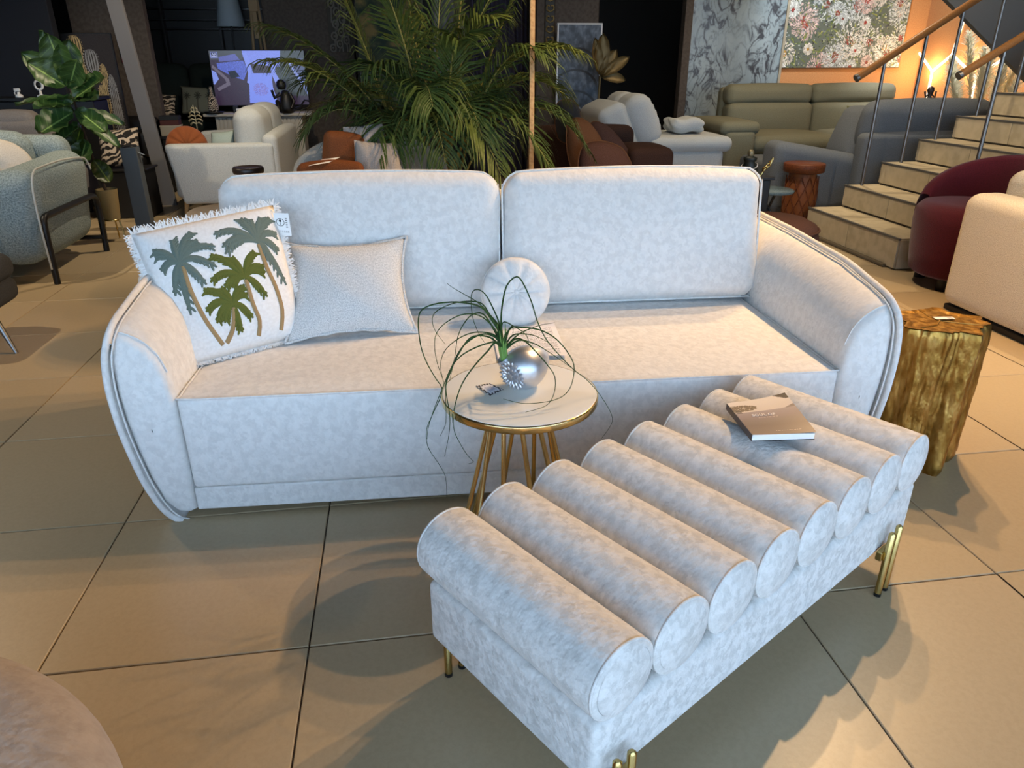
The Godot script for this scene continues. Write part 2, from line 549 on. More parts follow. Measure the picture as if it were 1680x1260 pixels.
func main_sofa() -> void:
	var s := thing("velvet_sofa", "long pale velvet sofa with two big back cushions and flared arms", "sofa", Vector3(0.212, 0, -0.60), -2.5)
	# plinth and seat
	bx(s, "plinth", M.velvet, Vector3(0.985, 0.058, -0.47), Vector3(1.97, 0.076, 0.93), 0.006, 2)
	for x in [0.12, 1.85]:
		for z in [-0.1, -0.85]:
			var f := Geo.new()
			f.lathe([Vector2(0.001, 0.0), Vector2(0.025, 0.0), Vector2(0.028, 0.022)], 14, Transform3D(Basis(), Vector3(x, 0, z)))
			part(f, "foot", M.black, s)
	var g := Geo.new()
	g.rbox(Vector3(0.985, 0.243, -0.46), Vector3(1.966, 0.294, 0.92), 0.016, 3, 16, func(o: Vector3, h: Vector3):
		var q := o / h
		var b := (1 - pow(q.x, 4)) * (1 - pow(q.z, 4))
		return o + Vector3(0, 0.012 * b if q.y > 0.5 else 0.0, 0.006 * (1 - pow(q.x, 4)) * (1 - q.y * q.y) if q.z > 0.5 else 0.0))
	var seat := part(g, "seat", M.velvet, s)
	pipe(seat, "seat_piping", M.piping, smooth_path([Vector3(0.006, 0.389, -0.55), Vector3(0.006, 0.389, -0.2), Vector3(0.008, 0.389, -0.03), Vector3(0.03, 0.389, -0.004), Vector3(0.3, 0.39, 0.0), Vector3(0.98, 0.39, 0.001), Vector3(1.67, 0.39, 0.0), Vector3(1.94, 0.389, -0.004), Vector3(1.962, 0.389, -0.03), Vector3(1.964, 0.389, -0.2), Vector3(1.964, 0.389, -0.55)], 0.02), 0.0035, 6)
	# arms: padded inside and a thin outer shell with an edge roll
	for side in [-1, 1]:
		var x0 := 0.0 if side < 0 else 1.97
		var arm_ws := [0.006, 0.005, 0.003, 0.0, -0.004, -0.012, -0.03, -0.06, -0.12, -0.2, -0.3, -0.4, -0.5, -0.6, -0.7, -0.8, -0.9, -0.99]
		var na := ARM.size() / 2
		var cx := 0.075
		var a := Geo.new()
		a.grid(arm_ws.size() - 1, na, func(u: float, t: float):
			var iw := int(round(u * (arm_ws.size() - 1)))
			var w: float = arm_ws[iw]
			var k: int = int(round(t * na)) % na
			var ins: float = [0.02, 0.02, 0.02, 0.02, 0.011, 0.005, 0.001, 0.0][mini(iw, 7)]
			var px: float = ARM[k * 2]
			var py := arm_v(ARM[k * 2 + 1], w)
			var cy := 0.3
			var d := Vector2(px - cx, (py - cy) * 0.3)
			var l := d.length()
			if l > 0.001:
				px -= d.x / l * ins
				py -= signf(d.y) * minf(absf(d.y) / l, 1.0) * ins
			var shrink: float = [0.02, 0.4, 0.8, 1.0][mini(iw, 3)]
			px = cx + (px - cx) * shrink
			py = cy + (py - cy) * (1.0 - (1.0 - shrink) * 0.35 if iw > 0 else 0.02)
			if iw > 0 and iw < 3: py = cy + (arm_v(ARM[k * 2 + 1], w) - cy) * (0.3 + 0.6 * shrink)
			return Vector3(x0 + side * px, py, w), false, true)
		var back := PackedVector3Array()
		for k in na: back.append(a.v[(arm_ws.size() - 1) * (na + 1) + k] + Vector3(0, 0, -0.0001))
		a.fan(back)
		var arm := part(a, "arm", M.velvet, s)
		# seam where the front panel meets the top
		var seam: Array = []
		for k in range(5, 11): seam.append(Vector3(x0 + side * (ARM[k * 2] + 0.0), arm_v(ARM[k * 2 + 1], -0.02) + 0.0005, -0.022))
		pipe(arm, "seam", M.piping, smooth_path(seam, 0.01), 0.0022, 5)
		# shell
		var ns := SHELL.size() / 2
		var sh := Geo.new()
		var sws := [0.012, -0.02, -0.05, -0.1, -0.2, -0.35, -0.5, -0.7, -0.9, -1.0]
		var ring := func(u: float, t: float):
			var w: float = sws[int(round(u * (sws.size() - 1)))]
			var k := t * (2 * ns)
			var kk := int(round(k)) % (2 * ns)
			var outer := kk < ns
			var q := kk if outer else 2 * ns - 1 - kk
			var p := Vector2(SHELL[q * 2], SHELL[q * 2 + 1])
			if not outer: p += Vector2(-0.017, 0.0 if q < ns - 1 else -0.004)
			return Vector3(x0 + side * p.x, arm_v(p.y, w), w)
		sh.grid(sws.size() - 1, 2 * ns, ring, false, true)
		part(sh, "arm_shell", M.velvet, s)
		# edge roll running up the front edge and back along the top
		var path: Array = []
		for k in ns - 1: path.append(Vector3(x0 + side * (SHELL[k * 2] - 0.0095), arm_v(SHELL[k * 2 + 1], 0.012), 0.012))
		path.append(Vector3(x0 + side * 0.138, arm_v(0.602, 0.005), 0.002))
		for w in [-0.03, -0.07, -0.15, -0.3, -0.5, -0.7, -0.9, -1.0]: path.append(Vector3(x0 + side * 0.134, arm_v(0.602, w), w))
		pipe(s, "arm_edge_roll", M.piping, smooth_path(path, 0.02), 0.0095, 10)
		var inner: Array = []
		for q in path: inner.append(q + Vector3(-side * 0.017, -0.003 if q.z < 0.0 else 0.0, -0.004))
		pipe(s, "arm_piping", M.piping, smooth_path(inner, 0.02), 0.0028, 6)
	# backrest
	soft(s, "backrest", M.velvet, Vector3(0.985, 0.43, -0.95), Vector3(2.06, 0.74, 0.13), 0.05, Vector3(0, 0.0, 0.01), 3, 6)
	# back cushions
	for k in 2:
		var x := 0.492 + k * 1.0
		var lean := deg_to_rad(-7.5)
		var cw := 0.995
		var ch := 0.492
		var cg := Geo.new()
		var sd := float(k) * 3.7
		var def := func(o: Vector3, h: Vector3):
			var q := o / h
			var f := (1 - pow(absf(q.x), 3)) * (1 - pow(absf(q.y), 3))
			var r := o
			r.z += q.z * 0.028 * f
			r.y += 0.014 * (1 - q.x * q.x) * (1 if q.y > 0 else 0) * absf(q.y)
			r.x += 0.008 * sin(q.y * 2.0 + sd) * q.x
			# soft dents along the upper edge
			if q.y > 0.55: r.z -= 0.004 * sin(q.x * 13.0 + sd) * (q.y - 0.55) * signf(q.z) + 0.0025 * sin(q.x * 31.0 + sd * 2.0) * (q.y - 0.55)
			return r
		cg.rbox(Vector3.ZERO, Vector3(cw, ch, 0.17), 0.066, 6, 22, func(o: Vector3, h: Vector3):
			# outline corners rounder than the edges
			var q := o
			var rr := 0.085
			var e := Vector2(maxf(absf(q.x) - (h.x - rr), 0), maxf(absf(q.y) - (h.y - rr), 0))
			if e.length() > rr * 0.6 and e.x > 0 and e.y > 0:
				var el := e.length()
				var lim := minf(el, rr * (0.86 + 0.14 * (1.0 - absf(q.z) / h.z)))
				var e2 := e * (lim / el)
				q.x = signf(q.x) * (h.x - rr + e2.x)
				q.y = signf(q.y) * (h.y - rr + e2.y)
			return def.call(q, h))
		var bc := part(cg, "back_cushion", M.velvet, s)
		bc.position = Vector3(x, 0.397 + 0.247, -0.788)
		bc.rotation.x = lean
		# piping round the front edge
		var pp: Array = []
		var px := cw / 2 - 0.005
		var py := ch / 2 - 0.005
		var rr := 0.07
		for q in [[1, 1, 0], [-1, 1, 90], [-1, -1, 180], [1, -1, 270]]:
			for j in 6:
				var an := deg_to_rad(q[2] + j * 18.0)
				var pt := Vector3(q[0] * (px - rr) + cos(an) * rr, q[1] * (py - rr) + sin(an) * rr, 0.047)
				pt.y += 0.014 * (1 - pow(pt.x / px, 2)) * (1 if pt.y > 0 else 0)
				pp.append(pt)
			if q[1] == 1 and q[0] == 1:
				for j in 3: pp.append(Vector3(0.25 - j * 0.25, py + 0.014 * (1 - pow((0.25 - j * 0.25) / px, 2)), 0.047))
		pipe(bc, "cushion_piping", M.piping, smooth_path(pp, 0.02, true), 0.0042, 6, true)

# ---------------------------------------------------------------- cushions on the sofa
func pillow_point(q: Array, s: float, t: float, front: float, puff: float, pinch: float) -> Vector3:
	var a: Vector3 = q[0]
	var b: Vector3 = q[1]
	var c: Vector3 = q[2]
	var d: Vector3 = q[3]
	# the sides draw in between the corners
	var x := 2 * s - 1
	var y := 2 * t - 1
	var s2 := 0.5 + 0.5 * x * (1 - pinch * (1 - y * y))
	var t2 := 0.5 + 0.5 * y * (1 - pinch * (1 - x * x))
	var p := (a.lerp(b, s2)).lerp(d.lerp(c, s2), t2)
	var n := (d - a).cross(b - a).normalized()
	if n.z < 0: n = -n
	var f := pow(maxf(0.0, (1 - pow(absf(x), 2.2)) * (1 - pow(absf(y), 2.2))), 0.55)
	return p + n * (front * puff * f)

const PALMS := [
	[[0.224, 0.316], [0.379, 0.106, 0.235, 0.131, 0.085, 0.179, 0.085, 0.224, 0.091, 0.333, 0.118, 0.528, 0.170, 0.686, 0.350, 0.512, 0.462, 0.408, 0.500, 0.258, 0.400, 0.187], [0.238, 0.342, 0.229, 0.524, 0.251, 0.723, 0.288, 0.853, 0.319, 0.936]],
	[[0.805, 0.279], [0.730, 0.076, 0.801, 0.095, 0.880, 0.092, 0.950, 0.107, 0.969, 0.235, 0.513, 0.166, 0.542, 0.275, 0.546, 0.327, 0.952, 0.361, 0.940, 0.618, 0.883, 0.445], [0.807, 0.294, 0.816, 0.466, 0.846, 0.624, 0.852, 0.791, 0.803, 0.932]],
	[[0.629, 0.521], [0.762, 0.348, 0.585, 0.360, 0.438, 0.316, 0.381, 0.502, 0.467, 0.566, 0.518, 0.575, 0.761, 0.686, 0.793, 0.515, 0.799, 0.471], [0.634, 0.536, 0.633, 0.714, 0.647, 0.838, 0.608, 0.935]],
	[[0.485, 0.691], [0.613, 0.584, 0.612, 0.649, 0.605, 0.810, 0.491, 0.888, 0.385, 0.797, 0.328, 0.786, 0.281, 0.693, 0.313, 0.547, 0.440, 0.560], [0.486, 0.709, 0.430, 0.846, 0.350, 0.930]],
]

func stitch(g: Geo, q: Array, pts: PackedVector2Array, wid: Array, puff: float, rise := 0.0035) -> void:
	# a raised embroidered ribbon along pts on the pillow's front
	var n := pts.size()
	var L: Array = []
	for k in n:
		var d := (pts[mini(k + 1, n - 1)] - pts[maxi(k - 1, 0)]).normalized()
		var o := Vector2(-d.y, d.x) * float(wid[k])
		var row: Array = []
		for j in 5:
			var e := (j - 2) / 2.0
			var p := pts[k] + o * e
			p = p.clamp(Vector2(0.01, 0.01), Vector2(0.99, 0.99))
			row.append(pillow_point(q, p.x, p.y, 1.0, puff, 0.0) + Vector3(0.1, 0.25, 1).normalized() * (rise * (1 - e * e * 0.9)))
		L.append(row)
	g.grid(n - 1, 4, func(u: float, t: float): return L[int(round(u * (n - 1)))][int(round(t * 4))])

func sofa_pillows() -> void:
	var base := Transform3D(Basis(Vector3.UP, deg_to_rad(-2.5)), Vector3(0.212, 0, -0.60))
	# white cushion with embroidered palm trees
	var q: Array[Vector3] = [Vector3(-0.18, 0.775, -0.40), Vector3(0.22, 0.826, -0.57), Vector3(0.295, 0.412, -0.44), Vector3(-0.03, 0.405, -0.22)]
	var t := thing("palm_cushion", "white fringed cushion with four embroidered palm trees on it", "cushion")
	t.transform = base
	var g := Geo.new()
	for f in [1.0, -1.0]:
		g.grid(26, 26, func(a: float, b: float): return pillow_point(q, a if f > 0 else 1.0 - a, b, f, 0.075 if f > 0 else 0.05, 0.0))
	part(g, "cover", M.cotton, t)
	M.stitch_grey = fabric(C(88, 102, 94), C(120, 132, 122), 14.0, 0.08, 0.9, 1.0, 0.0, 41, M.fine)
	M.stitch_green = fabric(C(78, 84, 36), C(112, 116, 60), 14.0, 0.08, 0.9, 1.0, 0.0, 42, M.fine)
	M.stitch_brown = fabric(C(142, 116, 80), C(174, 148, 108), 14.0, 0.08, 0.9, 1.0, 0.0, 43, M.fine)
	for k in 4:
		var P: Array = PALMS[k]
		var c := Vector2(P[0][0], P[0][1])
		var cr := Geo.new()
		for j in range(0, P[1].size(), 2):
			var tip := Vector2(P[1][j], P[1][j + 1])
			var d := tip - c
			var up := Vector2(0, -absf(d.x) * 0.22 - 0.02)
			var pts := PackedVector2Array()
			var wid: Array = []
			for m in 9:
				var u := m / 8.0
				pts.append(c + d * u + up * (4 * u * (1 - u)) * 0.7)
				wid.append(lerpf(0.014, 0.007, u) + 0.015 * sin(u * PI))
			stitch(cr, q, pts, wid, 0.075)
			var sd := 1.0 if d.x > 0 else -1.0
			for m in [3, 4, 5, 6, 7]:
				var b0 := pts[m]
				var dirn := (pts[m + 1] - pts[m - 1]).normalized()
				for sgn in [sd, -sd]:
					var side: Vector2 = Vector2(-dirn.y, dirn.x) * sgn
					var ll := 0.042 if sgn == sd else 0.018
					var lobe := PackedVector2Array([b0, b0 + (dirn * 0.7 + side) * ll * 0.5, b0 + (dirn * 1.1 + side * 1.1) * ll * 0.85])
					stitch(cr, q, lobe, [0.012, 0.011, 0.006], 0.075, 0.003)
		part(cr, "embroidered_crown", M.stitch_grey if k < 2 else M.stitch_green, t)
		var tr := Geo.new()
		var tp := PackedVector2Array()
		var tw: Array = []
		var raw: Array = []
		for j in range(0, P[2].size(), 2): raw.append(Vector3(P[2][j], P[2][j + 1], 0))
		for p in smooth_path(raw, 0.05):
			tp.append(Vector2(p.x, p.y))
			tw.append(0.017)
		stitch(tr, q, tp, tw, 0.075, 0.004)
		part(tr, "embroidered_trunk", M.stitch_brown, t)
	# fringe of loose cotton threads all the way round
	var fr := Geo.new()
	var n := (q[3] - q[0]).cross(q[1] - q[0]).normalized()
	for side in 4:
		for k in 260:
			var u := (k + rng.randf()) / 260.0
			var st: Vector2 = [Vector2(u, 0), Vector2(1, u), Vector2(u, 1), Vector2(0, u)][side]
			var o: Vector3 = [(q[0] - q[3]).normalized(), (q[1] - q[0]).normalized(), (q[3] - q[0]).normalized() * 0.6, (q[0] - q[1]).normalized()][side]
			var al: Vector3 = (q[1] - q[0]).normalized() if side % 2 == 0 else (q[3] - q[0]).normalized()
			var p0 := pillow_point(q, st.x, st.y, 0.0, 0.0, 0.0)
			var ln := rng.randf_range(0.012, 0.025)
			var bend := al * rng.randf_range(-0.016, 0.016) + n * rng.randf_range(-0.012, 0.012)
			var w := al * 0.0018
			var p1 := p0 + o * ln * 0.5 + bend * 0.4
			var p2 := p0 + o * ln + bend
			fr.quad(p0 - w, p0 + w, p1 + w, p1 - w)
			fr.quad(p1 - w, p1 + w, p2 + w * 0.6, p2 - w * 0.6)
	part(fr, "fringe", M.cotton, t)
	# hang tag
	var img := Image.create(96, 144, false, Image.FORMAT_RGB8)
	img.fill(C(240, 240, 238))
	for y in 144:
		for x in 96:
			var d := Vector2(x - 36, y - 58).length()
			if absf(d - 24) < 1.6: img.set_pixel(x, y, C(60, 60, 60))
			if Vector2(x - 36, y - 48).length() < 8 or (absf(x - 36) < 2 and y > 48 and y < 76): img.set_pixel(x, y, C(40, 40, 40))
			if x > 68 and x < 80 and y > 30 and y < 92 and (y / 7) % 2 == 0 and x != 74: img.set_pixel(x, y, C(90, 90, 90))
			if y > 108 and y < 128 and (y / 4) % 2 == 0 and x > 10 and x < 86 and (x / 3) % 4 != 0: img.set_pixel(x, y, C(150, 150, 150))
	var tg := Geo.new()
	tg.quad(Vector3(0.0, 0.085, 0.0), Vector3(0.05, 0.083, 0.004), Vector3(0.052, 0.008, 0.004), Vector3(0.002, 0.012, 0.0))
	var tag := part(tg, "hang_tag", picture(img), t)
	tag.set_meta("label", "white card tag with a round palm emblem")
	tag.position = Vector3(0.222, 0.72, -0.545)
	pipe(tag, "cord", M.cotton, V([0.005, 0.08, 0.0, -0.004, 0.09, -0.005, -0.01, 0.094, -0.014]), 0.0012, 5)
	# grey chenille cushion
	var q2: Array[Vector3] = [Vector3(0.225, 0.685, -0.625), Vector3(0.648, 0.69, -0.662), Vector3(0.675, 0.405, -0.445), Vector3(0.24, 0.405, -0.385)]
	var t2 := thing("grey_cushion", "plain light grey chenille cushion with a piped edge on the sofa seat", "cushion")
	t2.transform = base
	var g2 := Geo.new()
	for f in [1.0, -1.0]:
		g2.grid(26, 26, func(a: float, b: float):
			var p := pillow_point(q2, a if f > 0 else 1.0 - a, b, f, 0.07 if f > 0 else 0.045, 0.15)
			return p + Vector3(0, 0, 0.003 * sin(a * 17.0) * sin(b * 13.0) * a * (1 - a) * 4))
	part(g2, "cover", M.wool, t2)
	var ed: Array = []
	for side in 4:
		for k in 16:
			var u := k / 16.0
			var st: Vector2 = [Vector2(u, 0), Vector2(1, u), Vector2(1 - u, 1), Vector2(0, 1 - u)][side]
			ed.append(pillow_point(q2, st.x, st.y, 0.0, 0.0, 0.15) + Vector3(0, 0.002 * sin(k * 2.1), 0.002 * sin(k * 1.3)))
	pipe(t2, "piping", M.wool, smooth_path(ed, 0.02, true), 0.0055, 7, true)
	# round pleated cushion
	round_cushion(base * Transform3D(Basis(Vector3.RIGHT, deg_to_rad(-17.0)), Vector3(1.025, 0.508, -0.545)), 0.121, 0.05, M.velvet, "small round pleated pale velvet cushion between the back cushions", "")
	# sheet of paper
	var pg := paper_image(210, 300)
	var ps := Geo.new()
	var pa := [Vector3(0.93, 0.408, -0.40), Vector3(1.156, 0.408, -0.49), Vector3(1.15, 0.407, -0.165), Vector3(0.93, 0.407, -0.165)]
	ps.grid(8, 8, func(a: float, b: float):
		return (pa[0] as Vector3).lerp(pa[1], a).lerp((pa[3] as Vector3).lerp(pa[2], a), b) + Vector3(0, 0.004 * sin(a * 3.0) * b + 0.003 * a, 0))
	var sh := single(ps, "paper_sheet", picture(pg), "printed white sheet of paper lying on the sofa seat", "paper")
	sh.transform = base

func paper_image(w: int, h: int) -> Image:
	var img := Image.create(w, h, false, Image.FORMAT_RGB8)
	img.fill(C(238, 236, 240))
	var r := RandomNumberGenerator.new()
	r.seed = 5
	for row in 34:
		var y := int(h * 0.1 + row * h * 0.025)
		var bold := row % 7 == 0
		var x := int(w * (0.3 if row < 2 else 0.08))
		var stop := int(w * (0.7 if row < 2 or row % 7 == 6 else 0.92))
		while x < stop:
			var ln := r.randi_range(3, 14)
			img.fill_rect(Rect2i(x, y, mini(ln, stop - x), 3 if bold else 2), C(40, 42, 60) if bold else C(120, 122, 140))
			x += ln + 3
	return img

func round_cushion(xf: Transform3D, r: float, th: float, mat: Material, label: String, group: String, pleats := 10) -> Node3D:
	var t := thing("round_cushion", label, "cushion", Vector3.ZERO, 0.0, group)
	t.transform = xf
	var g := Geo.new()
	for f in [1.0, -1.0]:
		g.grid(60, 14, func(a: float, b: float):
			var an: float = a * TAU * f
			var rr := sin(b * PI / 2)
			var crease := pow(absf(cos(an * pleats / 2.0)), 9.0) * 0.2 * sin(b * PI)
			var z := th * (pow(maxf(cos(b * PI / 2), 0.0), 0.55) * (1.0 - 0.35 * exp(-rr * rr * 30.0)) - crease)
			return Vector3(cos(an) * r * rr, sin(an) * r * rr, f * maxf(z, 0.0)), true, false)
	part(g, "cover", mat, t)
	var b := Geo.new()
	b.lathe([Vector2(0.0005, 0.006), Vector2(0.006, 0.005), Vector2(0.01, 0.002), Vector2(0.01, -0.002)], 14, Transform3D(Basis(Vector3.RIGHT, PI / 2), Vector3(0, 0, th * 0.66)))
	part(b, "button", mat, t)
	var ring: Array = []
	for k in 40: ring.append(Vector3(cos(k * TAU / 40) * r, sin(k * TAU / 40) * r, 0))
	pipe(t, "piping", mat, PackedVector3Array(ring), 0.0035, 6, true)
	return t

# ---------------------------------------------------------------- the rolled bench
func bench() -> void:
	var t := thing("rolled_bench", "pale velvet bench topped with eight thick rolls on brass legs", "bench", Vector3(1.5199, 0, 0.027), 31.6)
	soft(t, "base", M.bench_velvet, Vector3(0, 0.19, 0), Vector3(1.19, 0.155, 0.49), 0.016, Vector3(0.004, 0.004, 0.004), 3, 10)
	for k in 8:
		var x := (k - 3.5) * 0.1535
		var g := Geo.new()
		var R := 0.0775
		var ws := [-0.25, -0.249, -0.244, -0.236, -0.2, -0.1, 0.0, 0.1, 0.2, 0.236, 0.244, 0.249, 0.25]
		g.grid(12, 36, func(u: float, a: float):
			var iw := int(round(u * 12))
			var w: float = ws[iw]
			var e: int = mini(iw, 12 - iw)
			var rr: float = R - [0.014, 0.006, 0.002, 0.0005, 0.0, 0.0, 0.0][e]
			var an := a * TAU
			var y := sin(an) * rr
			var xx := cos(an) * rr
			# the rolls flatten a little where they sit on the base and on each other
			if y < -0.045: y = -0.045 + (y + 0.045) * 0.9
			xx *= 1.0 - 0.012 * cos(w * 12.0 + k)
			return Vector3(x + xx, 0.3385 + y, w), false, true)
		for e in [0, 12]:
			var w: float = ws[e]
			var sgn := signf(w)
			g.grid(36, 5, func(a: float, b: float):
				var rr := (R - 0.0142) * (1 - b) + 0.0003
				var y := sin(a * TAU) * rr
				if y < -0.045: y = -0.045 + (y + 0.045) * 0.9
				return Vector3(x + cos(a * TAU) * rr, 0.3385 + y, w + sgn * (0.008 * (1 - pow(1 - b, 2)))), true, false)
		var roll := part(g, "roll", M.bench_velvet, t)
		for sgn in [-1.0, 1.0]:
			var ring := PackedVector3Array()
			for j in 32:
				var an := TAU * j / 32
				var y := sin(an) * (R - 0.003)
				if y < -0.045: y = -0.045 + (y + 0.045) * 0.9
				ring.append(Vector3(x + cos(an) * (R - 0.003), 0.3385 + y, sgn * 0.2445))
			pipe(roll, "piping", M.bench_velvet, ring, 0.0035, 6, true)
	# legs: twin brass rods on a notched bracket
	for sx in [-1.0, 1.0]:
		for sz in [-1.0, 1.0]:
			var leg := Node3D.new()
			leg.name = uniq(t, "leg")
			t.add_child(leg)
			var z: float = 0.2725 if sz > 0 else -0.222
			var xa: float = 0.4325 if sx > 0 else -0.53
			var xb: float = 0.4693 if sx > 0 else -0.567
			var top: float = 0.195 if sz > 0 else 0.116
			pipe(leg, "rod", M.brass, PackedVector3Array([Vector3(xa, 0.008, z), Vector3(xa, top - 0.006, z), Vector3(xa, top - 0.001, z)]), [0.0085, 0.0085, 0.004], 12)
			pipe(leg, "rod", M.brass, PackedVector3Array([Vector3(xb, 0.008, z), Vector3(xb, top, z), Vector3(xb, top + 0.005, z)]), [0.0085, 0.0085, 0.004], 12)
			for x in [xa, xb]:
				var f := Geo.new()
				f.lathe([Vector2(0.0005, 0.0), Vector2(0.0088, 0.0), Vector2(0.0088, 0.009)], 12, Transform3D(Basis(), Vector3(x, 0, z)))
				part(f, "rubber_foot", M.black, leg)
			if sz > 0:
				bx(leg, "bracket", M.brass, Vector3((xa + xb) / 2 - sx * 0.01, 0.122, z - 0.014), Vector3(0.05, 0.026, 0.016), 0.003)
				bx(leg, "bracket", M.brass, Vector3((xa + xb) / 2, 0.14, z - 0.006), Vector3(0.03, 0.014, 0.012), 0.003)
	# book
	var q: Array[Vector3] = [Vector3(1.684, 0.43, -0.235), Vector3(1.853, 0.43, -0.255), Vector3(1.826, 0.43, -0.045), Vector3(1.672, 0.43, -0.06)]
	var b := thing("book", "paperback book with a misty tree photograph lying on the bench", "book")
	var cov := book_image()
	var th := 0.017
	var pos := func(a: float, c: float, y: float):
		var p: Vector3 = (q[0] as Vector3).lerp(q[1], a).lerp((q[3] as Vector3).lerp(q[2], a), c)
		return p + Vector3(0, y, 0)
	var cg := Geo.new()
	cg.grid(10, 10, func(a: float, c: float): return pos.call(a, c, th + 0.010 * pow(a, 3) * (1 - c * 0.6)))
	part(cg, "front_cover", picture(cov, 0.35), b)
	var pg := Geo.new()
	pg.flat = true
	var e := 0.012
	for y in [0.001, th - 0.001]:
		pg.quad(pos.call(0.01, e, y), pos.call(1 - e, e, y), pos.call(1 - e, 1 - e, y), pos.call(0.01, 1 - e, y))
	var cs := [[0.01, e], [1 - e, e], [1 - e, 1 - e], [0.01, 1 - e]]
	for k in 4:
		var k2 := (k + 1) % 4
		pg.quad(pos.call(cs[k][0], cs[k][1], 0.001), pos.call(cs[k2][0], cs[k2][1], 0.001), pos.call(cs[k2][0], cs[k2][1], th - 0.001), pos.call(cs[k][0], cs[k][1], th - 0.001))
	part(pg, "pages", M.white, b)
	var bg := Geo.new()
	bg.grid(4, 4, func(a: float, c: float): return pos.call(a, c, 0.0))
	part(bg, "back_cover", plain(C(40, 38, 42), 0.4), b)
	var sg := Geo.new()
	sg.grid(4, 1, func(a: float, c: float): return pos.call(-0.004, a, c * th))
	part(sg, "spine", plain(C(52, 48, 52), 0.4), b)
	# cover lettering
	var right := ((q[1] - q[0]) + (q[2] - q[3])).normalized()
	var down := ((q[3] - q[0]) + (q[2] - q[1])).normalized()
	for ln in [["SOUL OF", 0.42, 0.46, 0.016]]:
		var tm := TextMesh.new()
		tm.text = ln[0]
		tm.font_size = 24
		tm.pixel_size = ln[3] / 24.0
		tm.depth = 0.0004
		tm.font = SystemFont.new()
		tm.font.font_names = PackedStringArray(["Droid Sans"])
		var o := put(tm, "cover_lettering", plain(C(236, 230, 226), 0.5), b)
		var up := down.cross(right) * -1.0
		var c0: Vector3 = pos.call(ln[1], ln[2], th + 0.0012 + 0.010 * pow(ln[1], 3) * (1 - ln[2] * 0.6))
		var nrm := right.cross(-down).normalized()
		o.transform = Transform3D(Basis(right, -down, nrm), c0)

func book_image() -> Image:
	var w := 200
	var h := 256
	var img := Image.create(w, h, false, Image.FORMAT_RGB8)
	var r := RandomNumberGenerator.new()
	r.seed = 11
	for y in h:
		for x in w:
			var v := float(y) / h
			var c: Color
			if v < 0.34: c = C(222, 214, 206).lerp(C(200, 190, 184), v / 0.34)
			else: c = C(146, 136, 144).lerp(C(74, 60, 70), minf((v - 0.34) / 0.4, 1.0))
			img.set_pixel(x, y, c)
	# tree crown at the left, dark hill corners at the right
	for k in 900:
		var a := r.randf() * TAU
		var d := sqrt(r.randf())
		var x := int(20 + cos(a) * d * 62)
		var y := int(56 + sin(a) * d * 24)
		if x >= 0 and x < w - 4 and y >= 0 and y < h: img.fill_rect(Rect2i(x, y, 4, 3), C(112, 92, 66).lerp(C(70, 58, 48), r.randf()))
	for k in 6: img.fill_rect(Rect2i(6 + k * 3, 70, 2, 24), C(46, 40, 40))
	for y in 34:
		img.fill_rect(Rect2i(w - 46 + y + int(r.randf() * 5), y, w, 1), C(34, 34, 40))
	for y in 16:
		img.fill_rect(Rect2i(w - 6 - y * 2, 74 + y, 6 + y * 2, 1), C(110, 98, 102))
	var sx := 62
	while sx < 122:
		var ln := r.randi_range(3, 9)
		img.fill_rect(Rect2i(sx, 134, ln, 2), C(206, 196, 192))
		sx += ln + 3
	sx = 84
	while sx < 160:
		var ln := r.randi_range(3, 9)
		img.fill_rect(Rect2i(sx, 230, ln, 2), C(190, 178, 176))
		sx += ln + 3
	return img
